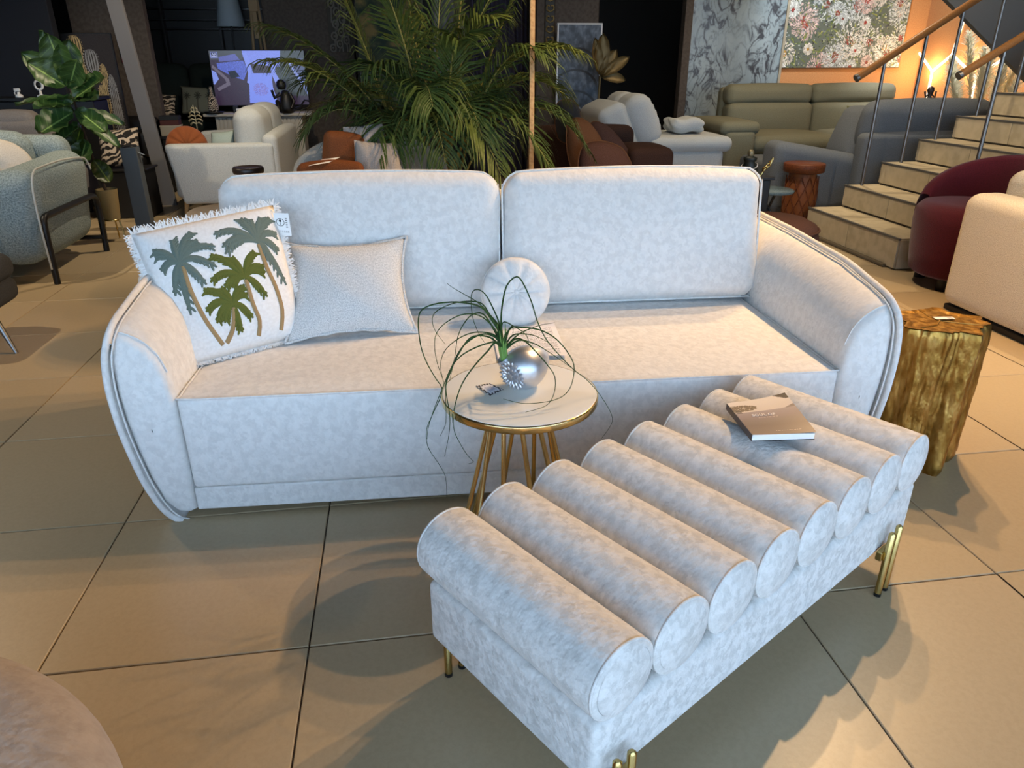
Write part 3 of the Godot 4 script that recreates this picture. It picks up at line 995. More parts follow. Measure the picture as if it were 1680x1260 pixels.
# ---------------------------------------------------------------- the gold table with the air plant
func gold_table() -> void:
	var t := thing("gold_side_table", "small round table with a cream glass top on splayed gold rods", "table", Vector3(1.158, 0, -0.357))
	var g := Geo.new()
	g.lathe([Vector2(0.0005, 0.4635), Vector2(0.1, 0.4635), Vector2(0.201, 0.4635), Vector2(0.2035, 0.4625), Vector2(0.204, 0.46)], 72)
	part(g, "glass_top", M.glass_top, t)
	var r := Geo.new()
	r.lathe([Vector2(0.0005, 0.442), Vector2(0.2, 0.442), Vector2(0.206, 0.4425), Vector2(0.2075, 0.445), Vector2(0.2075, 0.459), Vector2(0.2065, 0.462), Vector2(0.204, 0.4625)], 72)
	part(r, "gold_rim", M.gold, t)
	var c := Geo.new()
	c.lathe([Vector2(0.0005, 0.425), Vector2(0.083, 0.425), Vector2(0.085, 0.428), Vector2(0.085, 0.442)], 48)
	part(c, "top_plate", M.gold, t)
	for k in 10:
		var a := deg_to_rad(-80.0 + k * 36.0)
		var b := a + deg_to_rad(20.0)
		pipe(t, "rod", M.gold, PackedVector3Array([Vector3(sin(a) * 0.072, 0.426, cos(a) * 0.072), Vector3(sin(b) * 0.165, 0.01, cos(b) * 0.165)]), 0.0068, 12)
	var ring := PackedVector3Array()
	for k in 48: ring.append(Vector3(sin(TAU * k / 48) * 0.165, 0.009, cos(TAU * k / 48) * 0.165))
	pipe(t, "foot_ring", M.gold, ring, 0.009, 10, true)
	# price tag with a black and white patterned edge
	var img := Image.create(96, 96, false, Image.FORMAT_RGB8)
	img.fill(C(226, 228, 236))
	for y in 96:
		for x in 96:
			var e := mini(mini(x, 95 - x), mini(y, 95 - y))
			if e < 14: img.set_pixel(x, y, C(20, 22, 30) if sin(x * 0.35 + y * 0.21) + sin(y * 0.31 - x * 0.12) > -0.35 else C(220, 220, 222))
			elif y > 30 and y < 72 and (y / 5) % 2 == 0 and x > 26 and x < 72 and (x / 3) % 4 != 0: img.set_pixel(x, y, C(120, 126, 160))
	var tg := Geo.new()
	var q: Array[Vector3] = [Vector3(1.046, 0.4655, -0.403), Vector3(1.085, 0.4655, -0.416), Vector3(1.116, 0.4655, -0.354), Vector3(1.077, 0.4655, -0.334)]
	tg.grid(4, 4, func(a: float, b: float): return (q[0] as Vector3).lerp(q[1], a).lerp((q[3] as Vector3).lerp(q[2], a), b) + Vector3(0, 0.006 * a * b, 0))
	single(tg, "price_tag", picture(img), "small white price tag with a black patterned edge on the round table", "tag")

func table_plant() -> void:
	var pot := thing("silver_vase", "silver egg shaped vase with a ruffled rosette lying on the round table", "vase", Vector3(1.171, 0.464, -0.378))
	var ax := Vector3(0.74, 0.12, -0.66).normalized()
	var up := Vector3.UP
	var sd := ax.cross(up).normalized()
	up = sd.cross(ax).normalized()
	var xf := Transform3D(Basis(sd, ax, -up), Vector3(0, 0.055, 0))
	var prof: Array = []
	for k in 25:
		var a := PI * k / 24.0
		var y := -cos(a)
		var r := sin(a) * 0.058
		var l := 0.056 if y < 0 else 0.1
		if y > 0: r *= 1.0 - 0.42 * y * y
		prof.append(Vector2(maxf(r, 0.0004), y * l))
	var g := Geo.new()
	g.lathe(prof, 40, xf)
	var body := part(g, "body", M.silver, pot)
	# rosette: three rings of short scales around the blunt end
	for ringn in 3:
		var cnt: int = [9, 14, 18][ringn]
		for k in cnt:
			var a := TAU * (k + 0.5 * ringn) / cnt
			var rr: float = [0.008, 0.018, 0.029][ringn]
			var yy: float = [-0.0565, -0.0535, -0.0475][ringn]
			var p := Geo.new()
			var o := xf * Vector3(cos(a) * rr, yy, sin(a) * rr)
			var ro := xf.basis * Vector3(cos(a), -0.1 + 0.25 * ringn, sin(a)).normalized()
			var ta := xf.basis * Vector3(-sin(a), 0, cos(a))
			var nn := ro.cross(ta).normalized()
			p.grid(4, 4, func(u: float, v: float):
				var w := (v - 0.5) * 2.0
				return o + ro * (0.012 * u) + ta * (w * 0.0048 * sqrt(maxf(1.0 - u * u * 0.9, 0.0))) - nn * (0.0035 * sin(u * 2.2) * (1 - w * w)) - (xf.basis * Vector3(0, 1, 0)) * (0.003 + 0.002 * u))
			part(p, "scale", M.silver, body)
	# mouth for the plant
	var m0 := Vector3(-0.052, 0.078, -0.004)
	var mo := Geo.new()
	mo.tube(PackedVector3Array([Vector3(-0.034, 0.06, -0.002), m0, m0 + Vector3(-0.004, 0.006, 0)]), [0.02, 0.017, 0.018], 16, false, false)
	part(mo, "mouth", M.silver, body)
	# air plant
	var pl := thing("air_plant", "spidery green air plant with long curling leaves in the silver vase", "plant", Vector3(0, 0, 0))
	var leafm := fabric(C(34, 54, 32), C(60, 88, 42), 6.0, 0.03, 0.2, 0.5, 5.0, 51)
	for k in LEAVES.size():
		var pts := smooth_path(Array(V(LEAVES[k])), 0.012)
		var rad: Array = []
		for j in pts.size():
			var u := float(j) / (pts.size() - 1)
			rad.append(lerpf(0.0034, 0.0006, pow(u, 0.5)))
		pipe(pl, "leaf", leafm, pts, rad, 6)
	var core := plain(C(104, 142, 66), 0.5)
	for k in 9:
		var a := TAU * k / 9.0
		var g3 := Geo.new()
		g3.tube(PackedVector3Array([Vector3(1.121 + 0.006 * cos(a), 0.545, -0.38 + 0.006 * sin(a)), Vector3(1.117 + 0.008 * cos(a), 0.575, -0.38 + 0.008 * sin(a)), Vector3(1.114 + 0.012 * cos(a), 0.63 + 0.02 * sin(a * 3.0), -0.38 + 0.013 * sin(a))]), [0.0045, 0.004, 0.0008], 6)
		part(g3, "sheath", core, pl)

func stump() -> void:
	var t := thing("gold_stump_table", "gold painted tree stump side table standing by the sofa's right arm", "side table", Vector3(2.575, 0, -0.63))
	var nz := FastNoiseLite.new()
	nz.seed = 8
	nz.frequency = 1.0
	var rad := func(a: float, y: float):
		var tw := a + 0.35 * (y - 0.25)
		var r := 0.136
		r += 0.013 * sin(tw * 5.0 + 0.6) + 0.008 * sin(tw * 8.0 + 2.0 + y * 2.0) + 0.006 * sin(tw * 13.0 + y * 3.0)
		r += 0.010 * nz.get_noise_3d(cos(tw) * 2.5, sin(tw) * 2.5, y * 2.0) + 0.008 * nz.get_noise_3d(cos(tw) * 9.0, sin(tw) * 9.0, y * 3.0)
		r += 0.0045 * nz.get_noise_3d(cos(tw) * 26.0, sin(tw) * 26.0, y * 5.0)
		if y < 0.12: r += 0.010 * sin(tw * 5.0 + 0.6) * (1 - y / 0.12)
		return r
	var g := Geo.new()
	g.grid(160, 44, func(u: float, v: float):
		var a := u * TAU
		var y := 0.49 * v
		var r: float = rad.call(a, y)
		if v > 0.97: r -= 0.006 * (v - 0.97) / 0.03
		if v < 0.05: r -= 0.012 * (1 - v / 0.05)
		return Vector3(cos(a) * r * 1.06, y, sin(a) * r * 0.95), true, false)
	var gm := StandardMaterial3D.new()
	gm.albedo_texture = noise_tex([[0.25, C(128, 92, 36)], [0.5, C(158, 118, 54)], [0.75, C(186, 148, 82)]], 0.02, 5, 512, 12.0, 61)
	gm.metallic = 0.9
	gm.roughness = 0.36
	gm.uv1_triplanar = true
	gm.uv1_scale = Vector3(3, 1, 3)
	gm.normal_enabled = true
	gm.normal_texture = M.fine
	gm.normal_scale = 0.25
	part(g, "trunk", gm, t)
	var top := Geo.new()
	top.grid(160, 12, func(u: float, v: float):
		var a := u * TAU
		var r: float = (rad.call(a, 0.49) - 0.006) * v
		return Vector3(cos(a) * r * 1.06, 0.49 + 0.002 * sin(v * 42.0) * v * (1 - v) * 2.0 + (0.003 if v > 0.9 else 0.0), sin(a) * r * 0.95), true, false)
	part(top, "top", gm, t)
	for k in 3:
		var a: float = [0.4, 2.5, 4.6][k]
		pipe(t, "crack", plain(C(206, 170, 96), 0.3, 0.9), V([0, 0.4915, 0, cos(a) * 0.05, 0.4915, sin(a) * 0.05 + 0.01, cos(a + 0.15) * 0.12, 0.492, sin(a + 0.15) * 0.11]), 0.0012, 5)
	var img := Image.create(128, 40, false, Image.FORMAT_RGB8)
	img.fill(C(240, 240, 238))
	for x in 128:
		for y in 40:
			if x > 82 and x < 120 and y > 8 and y < 32 and ((x * 7 + y * 3) / 6) % 3 == 0: img.set_pixel(x, y, C(60, 60, 60))
			if x > 8 and x < 70 and (y == 12 or y == 22) and (x / 4) % 3 != 0: img.set_pixel(x, y, C(190, 190, 190))
	var lg := Geo.new()
	lg.quad(Vector3(-0.032, 0, -0.012), Vector3(0.032, 0, -0.012), Vector3(0.032, 0, 0.012), Vector3(-0.032, 0, 0.012))
	var lab := single(lg, "paper_label", picture(img), "white printed paper label lying on the gold stump's top", "label")
	lab.position = Vector3(2.60, 0.4945, -0.645)
	lab.rotation.y = deg_to_rad(-8)

func near_pouf() -> void:
	var t := thing("taupe_pouf", "round taupe velvet pouf with a soft rounded top in front of the sofa", "pouf", Vector3(-0.03, 0, 0.84))
	var m := fabric(C(160, 147, 134), C(182, 169, 156), 1.2, 0.045, 0.35, 0.85, 30.0, 71, M.fine)
	m.rim_enabled = true
	m.rim = 0.3
	var g := Geo.new()
	var prof: Array = [Vector2(0.5, 0.05), Vector2(0.53, 0.06), Vector2(0.542, 0.09)]
	for k in 9:
		var a := PI / 2 * k / 8.0
		prof.append(Vector2(0.442 + cos(a) * 0.1, 0.33 + sin(a) * 0.1))
	prof.append_array([Vector2(0.35, 0.436), Vector2(0.2, 0.441), Vector2(0.0005, 0.443)])
	g.lathe(prof, 72)
	part(g, "upholstery", m, t)
	var b := Geo.new()
	b.lathe([Vector2(0.0005, 0.0), Vector2(0.46, 0.0), Vector2(0.46, 0.05), Vector2(0.5, 0.052)], 48)
	part(b, "base", M.black, t)
const LEAVES := [
	[1.116, 0.577, -0.378, 1.113, 0.626, -0.398, 1.088, 0.660, -0.418, 1.061, 0.686, -0.438, 1.032, 0.701, -0.458, 1.000, 0.717, -0.478, 0.985, 0.725, -0.498],
	[1.116, 0.577, -0.378, 1.108, 0.623, -0.372, 1.086, 0.665, -0.367, 1.060, 0.699, -0.362, 1.009, 0.715, -0.357, 0.955, 0.717, -0.351, 0.916, 0.706, -0.346, 0.904, 0.684, -0.341, 0.903, 0.644, -0.336, 0.908, 0.603, -0.330, 0.922, 0.562, -0.325, 0.942, 0.523, -0.320, 0.952, 0.506, -0.315, 0.947, 0.481, -0.309, 0.924, 0.435, -0.304, 0.908, 0.397, -0.299, 0.909, 0.350, -0.294, 0.935, 0.299, -0.288, 0.950, 0.261, -0.283, 0.951, 0.201, -0.278],
	[1.116, 0.577, -0.378, 1.108, 0.629, -0.389, 1.086, 0.666, -0.400, 1.069, 0.691, -0.411, 1.040, 0.696, -0.422, 0.996, 0.689, -0.433, 0.955, 0.668, -0.444, 0.941, 0.643, -0.456, 0.947, 0.606, -0.467, 0.973, 0.561, -0.478],
	[1.116, 0.577, -0.378, 1.112, 0.635, -0.393, 1.095, 0.682, -0.409, 1.078, 0.713, -0.424, 1.061, 0.721, -0.440, 1.048, 0.709, -0.456, 1.046, 0.673, -0.471, 1.052, 0.623, -0.487, 1.069, 0.574, -0.502, 1.086, 0.542, -0.518],
	[1.116, 0.577, -0.378, 1.102, 0.623, -0.373, 1.075, 0.661, -0.369, 1.045, 0.680, -0.364, 1.009, 0.681, -0.360, 0.971, 0.664, -0.356, 0.947, 0.640, -0.351, 0.940, 0.607, -0.347, 0.945, 0.561, -0.342, 0.959, 0.510, -0.338],
	[1.116, 0.577, -0.378, 1.102, 0.615, -0.385, 1.070, 0.669, -0.392, 1.041, 0.667, -0.399, 1.019, 0.640, -0.406, 1.003, 0.602, -0.413, 0.994, 0.543, -0.421, 0.978, 0.473, -0.428],
	[1.116, 0.577, -0.378, 1.102, 0.612, -0.370, 1.081, 0.628, -0.363, 1.043, 0.635, -0.355, 1.006, 0.626, -0.348, 0.972, 0.604, -0.340, 0.956, 0.580, -0.333, 0.952, 0.552, -0.325, 0.959, 0.511, -0.318],
	[1.118, 0.573, -0.378, 1.103, 0.603, -0.362, 1.064, 0.604, -0.347, 1.022, 0.594, -0.331, 0.995, 0.581, -0.316, 0.975, 0.561, -0.300, 0.956, 0.526, -0.284, 0.928, 0.467, -0.269, 0.912, 0.427, -0.253, 0.907, 0.403, -0.238],
	[1.118, 0.573, -0.378, 1.096, 0.602, -0.361, 1.075, 0.588, -0.344, 1.046, 0.565, -0.328, 1.015, 0.534, -0.311, 0.994, 0.503, -0.294, 0.978, 0.466, -0.263, 0.974, 0.431, -0.261, 0.973, 0.465, -0.244, 0.976, 0.420, -0.228, 1.001, 0.369, -0.211, 1.017, 0.354, -0.194, 1.004, 0.359, -0.178],
	[1.116, 0.577, -0.378, 1.112, 0.647, -0.371, 1.115, 0.703, -0.364, 1.126, 0.753, -0.358, 1.150, 0.776, -0.351, 1.167, 0.755, -0.344, 1.185, 0.712, -0.338, 1.199, 0.664, -0.331, 1.220, 0.619, -0.324, 1.250, 0.580, -0.318, 1.291, 0.536, -0.311, 1.329, 0.504, -0.304, 1.365, 0.459, -0.298, 1.393, 0.409, -0.291, 1.392, 0.383, -0.284, 1.365, 0.345, -0.278],
	[1.118, 0.577, -0.378, 1.118, 0.644, -0.390, 1.154, 0.626, -0.402, 1.183, 0.600, -0.414, 1.193, 0.575, -0.426, 1.196, 0.547, -0.438],
	[1.120, 0.577, -0.378, 1.133, 0.637, -0.362, 1.161, 0.645, -0.346, 1.206, 0.641, -0.330, 1.244, 0.621, -0.314, 1.276, 0.582, -0.298, 1.286, 0.549, -0.282, 1.271, 0.501, -0.266, 1.231, 0.482, -0.250, 1.154, 0.485, -0.234, 1.096, 0.509, -0.218],
	[1.120, 0.577, -0.378, 1.147, 0.604, -0.403, 1.197, 0.594, -0.428, 1.242, 0.566, -0.453, 1.272, 0.536, -0.478],
	[1.122, 0.576, -0.378, 1.147, 0.611, -0.356, 1.170, 0.610, -0.335, 1.193, 0.589, -0.314, 1.219, 0.560, -0.293, 1.234, 0.536, -0.271, 1.229, 0.502, -0.250, 1.205, 0.478, -0.229, 1.150, 0.474, -0.208],
	[1.120, 0.577, -0.378, 1.165, 0.600, -0.418, 1.226, 0.607, -0.458, 1.278, 0.599, -0.498],
	[1.125, 0.576, -0.378, 1.158, 0.598, -0.378, 1.197, 0.588, -0.378, 1.239, 0.561, -0.378, 1.304, 0.510, -0.378],
	[1.116, 0.577, -0.378, 1.081, 0.618, -0.359, 1.031, 0.627, -0.340, 0.995, 0.586, -0.321, 0.975, 0.552, -0.303, 0.961, 0.521, -0.284, 0.958, 0.456, -0.265, 0.954, 0.435, -0.246, 0.939, 0.414, -0.228],
	[1.116, 0.577, -0.378, 1.096, 0.616, -0.363, 1.057, 0.631, -0.348, 1.011, 0.608, -0.333, 0.980, 0.561, -0.318, 0.962, 0.517, -0.303, 0.965, 0.466, -0.235, 0.963, 0.393, -0.273, 0.949, 0.338, -0.258],
	[1.116, 0.577, -0.378, 1.119, 0.613, -0.365, 1.132, 0.641, -0.353, 1.138, 0.652, -0.340, 1.136, 0.626, -0.328],
]
# ---------------------------------------------------------------- left of the picture
func left_group() -> void:
	M.chenille = fabric(C(96, 110, 112), C(160, 172, 170), 2.5, 0.07, 0.7, 0.95, 18.0, 81, M.fine)
	M.pale_piping = plain(C(178, 180, 174), 0.9)
	var s := thing("green_grey_sofa", "grey green chenille sofa with a rounded arm and black metal frame legs", "sofa", Vector3(-1.29, 0, -3.8))
	# near arm
	var g := Geo.new()
	g.rbox(Vector3(-0.125, 0.4, -0.01), Vector3(0.28, 0.6, 0.92), 0.12, 6, 10, func(o: Vector3, h: Vector3):
		var q := o / h
		# the arm leans out and its top falls a little towards the front
		return o + Vector3(0.05 * q.y - 0.02 * q.z * q.z, -0.02 * q.z if q.y > 0 else 0.0, 0.03 * q.y))
	var arm := part(g, "arm", M.chenille, s)
	var pp: Array = []
	for q in [[0.1, 0.46], [0.3, 0.475], [0.5, 0.478], [0.62, 0.455], [0.675, 0.40], [0.685, 0.3], [0.69, 0.0], [0.67, -0.3], [0.64, -0.38], [0.58, -0.425]]: pp.append(Vector3(0.028 + 0.03 * (q[0] - 0.3), q[0] * 1.0, q[1]))
	pipe(arm, "piping", M.pale_piping, smooth_path(pp, 0.03), 0.006, 6)
	# black bent frame leg on the outside
	var f := Geo.new()
	f.tube(smooth_path([Vector3(0.02, 0.0, 0.43), Vector3(0.03, 0.2, 0.44), Vector3(0.035, 0.36, 0.44), Vector3(0.035, 0.405, 0.41), Vector3(0.035, 0.41, 0.3), Vector3(0.035, 0.41, -0.25), Vector3(0.035, 0.40, -0.37), Vector3(0.03, 0.35, -0.42), Vector3(0.025, 0.2, -0.43), Vector3(0.015, 0.0, -0.435)], 0.03), 0.02, 8)
	part(f, "frame_leg", M.black_metal, s)
	f = Geo.new()
	f.tube(PackedVector3Array([Vector3(-1.9, 0.0, 0.43), Vector3(-1.9, 0.4, 0.43), Vector3(-1.9, 0.4, -0.43), Vector3(-1.9, 0.0, -0.43)]), 0.02, 8)
	part(f, "frame_leg", M.black_metal, s)
	pipe(s, "cross_bar", M.black_metal, PackedVector3Array([Vector3(0.02, 0.11, -0.4), Vector3(-1.9, 0.11, -0.4)]), 0.016, 8)
	soft(s, "seat_frame", M.chenille, Vector3(-1.1, 0.2, 0.0), Vector3(1.7, 0.2, 0.86), 0.04)
	soft(s, "seat_cushion", M.chenille, Vector3(-1.1, 0.38, 0.05), Vector3(1.68, 0.17, 0.86), 0.06)
	soft(s, "backrest", M.chenille, Vector3(-1.05, 0.5, -0.48), Vector3(1.9, 0.6, 0.2), 0.08)
	var bc := soft(s, "back_cushion", M.chenille, Vector3(-0.72, 0.62, -0.36), Vector3(0.86, 0.42, 0.2), 0.09, Vector3(0.02, 0.03, 0.03))
	pipe(bc, "piping", M.pale_piping, smooth_path([Vector3(-0.32, 0.44, -0.27), Vector3(-0.325, 0.6, -0.26), Vector3(-0.34, 0.76, -0.27), Vector3(-0.4, 0.815, -0.3)], 0.03), 0.006, 6)
	var beige := fabric(C(186, 176, 160), C(206, 196, 182), 4.0, 0.05, 0.6, 1.0, 0.0, 82, M.fine)
	var rc := round_cushion(Transform3D(Basis(Vector3.UP, 0.45) * Basis(Vector3.RIGHT, -0.3), Vector3(-1.66, 0.62, -3.86)), 0.2, 0.075, beige, "round beige cushion on the grey green sofa", "", 1)
	rc.set_meta("label", "round beige cushion with pale piping on the grey green sofa")
	# second sofa behind
	var m2 := fabric(C(112, 108, 106), C(130, 126, 124), 2.0, 0.1, 0.4, 0.95, 10.0, 83, M.fine)
	var s2 := thing("grey_sofa", "plain warm grey sofa with a low split back behind the grey green sofa", "sofa", Vector3(-2.9, 0, -5.45))
	soft(s2, "backrest", m2, Vector3(0, 0.48, 0.16), Vector3(2.1, 0.72, 0.18), 0.06)
	for k in 2: soft(s2, "back_cushion", m2, Vector3(-0.15 + k * 0.88 if k == 1 else -0.2, 0.8, 0.12), Vector3(0.86 if k == 0 else 0.36, 0.2, 0.2), 0.06)
	soft(s2, "seat", m2, Vector3(0, 0.28, -0.2), Vector3(2.1, 0.3, 0.6), 0.06)
	for x in [-0.95, 0.95]:
		for z in [0.1, -0.4]: pipe(s2, "leg", M.black, PackedVector3Array([Vector3(x, 0, z), Vector3(x, 0.14, z)]), 0.02)
	# dark grey armchair cut by the edge of the photograph
	var m3 := fabric(C(52, 54, 57), C(70, 72, 74), 3.0, 0.1, 0.5, 0.95, 8.0, 84, M.fine)
	var ac := thing("charcoal_armchair", "charcoal fabric armchair on thin tapered metal legs", "armchair", Vector3(-1.46, 0, -2.35))
	soft(ac, "seat_frame", m3, Vector3(0, 0.22, 0), Vector3(0.76, 0.13, 0.42), 0.05)
	soft(ac, "seat_cushion", m3, Vector3(0, 0.335, 0.02), Vector3(0.79, 0.13, 0.44), 0.055, Vector3(0.01, 0.015, 0.01))
	soft(ac, "backrest", m3, Vector3(-0.33, 0.5, 0), Vector3(0.14, 0.4, 0.42), 0.055)
	for p in [[0.49, 0.21], [-0.36, 0.21], [0.16, -0.17], [-0.36, -0.17]]:
		pipe(ac, "leg", M.steel, PackedVector3Array([Vector3(p[0], 0.0, p[1]), Vector3(p[0] * 0.86, 0.17, p[1] * 0.85)]), [0.008, 0.016], 10)
	# low pale pouf and round table behind the sofa's left end
	var lp := thing("low_pouf", "low round pale velvet pouf behind the velvet sofa's left arm", "pouf", Vector3(-0.08, 0, -2.2))
	var lg := Geo.new()
	lg.lathe([Vector2(0.2, 0.03), Vector2(0.27, 0.05), Vector2(0.29, 0.12), Vector2(0.295, 0.25), Vector2(0.285, 0.34), Vector2(0.25, 0.4), Vector2(0.18, 0.42), Vector2(0.0005, 0.425)], 48)
	part(lg, "upholstery", M.velvet, lp)
	var lb := Geo.new()
	lb.lathe([Vector2(0.0005, 0), Vector2(0.22, 0), Vector2(0.22, 0.04)], 32)
	part(lb, "base", M.black, lp)
	var dt := thing("beige_round_table", "round beige topped table behind the velvet sofa", "table", Vector3(-0.06, 0, -2.95))
	var dg := Geo.new()
	dg.lathe([Vector2(0.0005, 0.475), Vector2(0.24, 0.475), Vector2(0.252, 0.482), Vector2(0.252, 0.492), Vector2(0.24, 0.5), Vector2(0.0005, 0.5)], 48)
	part(dg, "top", plain(C(176, 160, 138), 0.4), dt)
	pipe(dt, "column", M.black_metal, PackedVector3Array([Vector3(0, 0.01, 0), Vector3(0, 0.476, 0)]), 0.025, 12)
	var db := Geo.new()
	db.lathe([Vector2(0.0005, 0.015), Vector2(0.15, 0.012), Vector2(0.155, 0.0)], 32)
	part(db, "foot", M.black_metal, dt)
	var ws := thing("brown_stool", "dark brown turned wooden stool behind the velvet sofa", "stool", Vector3(-0.07, -0.025, -3.55))
	var wg := Geo.new()
	wg.lathe([Vector2(0.0005, 0.64), Vector2(0.09, 0.64), Vector2(0.095, 0.65), Vector2(0.095, 0.672), Vector2(0.088, 0.68), Vector2(0.078, 0.676), Vector2(0.0005, 0.674)], 32)
	part(wg, "seat", plain(C(44, 30, 24), 0.4), ws)
	for k in 3: pipe(ws, "leg", M.walnut, PackedVector3Array([Vector3(cos(k * TAU / 3) * 0.13, 0.025, sin(k * TAU / 3) * 0.13), Vector3(cos(k * TAU / 3) * 0.07, 0.645, sin(k * TAU / 3) * 0.07)]), 0.014)
	fiddle_fig()

func big_leaf(b: Vector3, tip: Vector3, wid: float, nrm: Vector3, droop: float) -> Geo:
	var g := Geo.new()
	var d := tip - b
	var L := d.length()
	var dir := d / L
	var sd := dir.cross(nrm).normalized()
	var up := sd.cross(dir).normalized()
	g.grid(12, 8, func(u: float, v: float):
		var w := (v - 0.5) * 2.0
		# a fiddle outline: narrow near the stalk, broad towards the tip
		var half := wid * (0.62 * pow(sin(PI * pow(u, 0.75)), 0.6) + 0.38 * pow(sin(PI * minf(pow(u, 1.6), 1.0)), 0.7))
		if u < 0.001 or u > 0.999: half = 0.0015
		var cup := 0.18 * wid * w * w - 0.03 * wid * absf(w)
		var ripple := 0.05 * wid * sin(u * 26.0) * absf(w)
		return b + dir * (u * L) + sd * (w * half * 0.5) + up * (cup + ripple - droop * u * u * L))
	return g

func leaf_image() -> ImageTexture:
	var img := Image.create(128, 64, false, Image.FORMAT_RGB8)
	var r := RandomNumberGenerator.new()
	r.seed = 3
	# u runs down the image (stalk to tip is x), v across
	for y in 64:
		for x in 128:
			var w := absf(y - 31.5) / 31.5
			var c := C(40, 66, 30).lerp(C(52, 80, 36), r.randf())
			var vein := fposmod(x + w * 26.0, 19.0)
			if vein < 2.0: c = c.lerp(C(110, 138, 72), 0.5)
			if w < 0.05: c = C(120, 148, 80)
			img.set_pixel(x, y, c)
	return ImageTexture.create_from_image(img)

func fiddle_fig() -> void:
	var t := thing("fiddle_leaf_fig", "fiddle leaf fig with large veined leaves in a woven basket on gold legs", "plant", Vector3(-1.31, 0, -4.57))
	var lm := StandardMaterial3D.new()
	lm.albedo_texture = leaf_image()
	lm.roughness = 0.42
	lm.uv1_scale = Vector3(1, 1, 1)
	var lm2 := lm.duplicate()
	lm2.albedo_color = C(225, 200, 120)
	# basket
	var bm := fabric(C(112, 96, 64), C(160, 140, 98), 9.0, 0.06, 1.0, 0.95, 0.0, 91, M.fine)
	var g := Geo.new()
	g.grid(48, 30, func(u: float, v: float):
		var a := u * TAU
		var r := 0.055 + 0.02 * v + 0.003 * sin(v * 30.0 * PI) * sin(a * 24.0)
		return Vector3(cos(a) * r, 0.16 + 0.23 * v, sin(a) * r), true, false)
	part(g, "basket", bm, t)
	var so := Geo.new()
	so.lathe([Vector2(0.0005, 0.37), Vector2(0.07, 0.37)], 24)
	part(so, "soil", plain(C(30, 22, 16), 1.0), t)
	for k in 3:
		var a := TAU * k / 3 + 0.4
		pipe(t, "stand_leg", M.brass, PackedVector3Array([Vector3(cos(a) * 0.085, 0, sin(a) * 0.085), Vector3(cos(a) * 0.055, 0.17, sin(a) * 0.055)]), 0.006, 8)
	var ring := PackedVector3Array()
	for k in 24: ring.append(Vector3(cos(TAU * k / 24) * 0.056, 0.165, sin(TAU * k / 24) * 0.056))
	pipe(t, "stand_ring", M.brass, ring, 0.006, 8, true)
	pipe(t, "stem", plain(C(58, 44, 32), 0.9), smooth_path([Vector3(0.0, 0.36, 0), Vector3(-0.03, 0.55, 0.01), Vector3(-0.06, 0.75, 0.0), Vector3(-0.075, 0.95, 0.0), Vector3(-0.10, 1.14, 0.0)], 0.05), [0.012, 0.012, 0.012, 0.011, 0.011, 0.011, 0.01, 0.01, 0.01, 0.01, 0.009, 0.009, 0.009, 0.008, 0.008, 0.007, 0.006, 0.006, 0.006, 0.006, 0.006].slice(0, smooth_path([Vector3(0.0, 0.36, 0), Vector3(-0.03, 0.55, 0.01), Vector3(-0.06, 0.75, 0.0), Vector3(-0.075, 0.95, 0.0), Vector3(-0.10, 1.14, 0.0)], 0.05).size()), 8)
	# leaves: stalk end, tip (local), width, facing, droop, tint
	var lv := [
		[-0.10, 1.14, 0.0, -0.13, 1.44, 0.05, 0.15, 0.1, 0.2, 1.0, 0.0, 0],
		[-0.10, 1.14, 0.0, -0.20, 1.46, -0.06, 0.13, -0.6, 0.2, 0.8, 0.0, 0],
		[-0.10, 1.12, 0.02, -0.02, 1.40, 0.0, 0.14, 0.4, 0.0, 1.0, 0.05, 0],
		[-0.10, 1.12, 0.0, -0.34, 1.32, 0.02, 0.12, -0.2, 0.5, 0.8, 0.05, 0],
		[-0.10, 1.10, 0.03, -0.28, 1.26, 0.12, 0.14, -0.3, 0.7, 0.7, 0.0, 0],
		[-0.09, 1.10, 0.0, 0.04, 1.28, 0.10, 0.12, 0.5, 0.5, 0.7, 0.0, 0],
		[-0.08, 1.02, 0.0, 0.19, 1.16, 0.08, 0.16, 0.1, 0.8, 0.6, 0.0, 0],
		[-0.08, 1.02, 0.0, 0.14, 1.02, 0.16, 0.14, 0.0, 0.9, 0.4, 0.0, 0],
		[-0.08, 1.02, 0.02, -0.46, 1.02, 0.04, 0.10, 0.0, 1.0, 0.25, 0.12, 0],
		[-0.08, 0.98, 0.02, -0.26, 0.98, 0.24, 0.14, 0.0, 1.0, 0.3, 0.05, 0],
		[-0.08, 0.94, 0.03, -0.30, 0.80, 0.16, 0.19, -0.2, 0.7, 0.8, 0.0, 0],
		[-0.07, 0.94, 0.0, 0.14, 0.80, 0.14, 0.12, 0.2, 0.7, 0.7, 0.05, 0],
		[-0.07, 0.92, 0.0, 0.20, 0.86, -0.1, 0.11, 0.2, 0.8, 0.5, 0.15, 0],
		[-0.06, 0.88, 0.02, 0.18, 0.70, 0.03, 0.10, 0.3, 0.8, 0.4, 0.1, 0],
		[-0.06, 0.84, 0.03, -0.24, 0.72, 0.14, 0.15, -0.2, 0.9, 0.4, 0.05, 0],
		[-0.06, 0.84, 0.03, -0.16, 0.62, 0.05, 0.10, -0.1, 0.4, 0.9, 0.0, 1],
		[-0.05, 0.74, 0.03, -0.10, 0.56, 0.14, 0.13, -0.1, 0.5, 0.9, 0.0, 0],
		[-0.03, 0.60, 0.02, 0.06, 0.44, 0.06, 0.10, 0.3, 0.4, 0.9, 0.0, 1],
	]
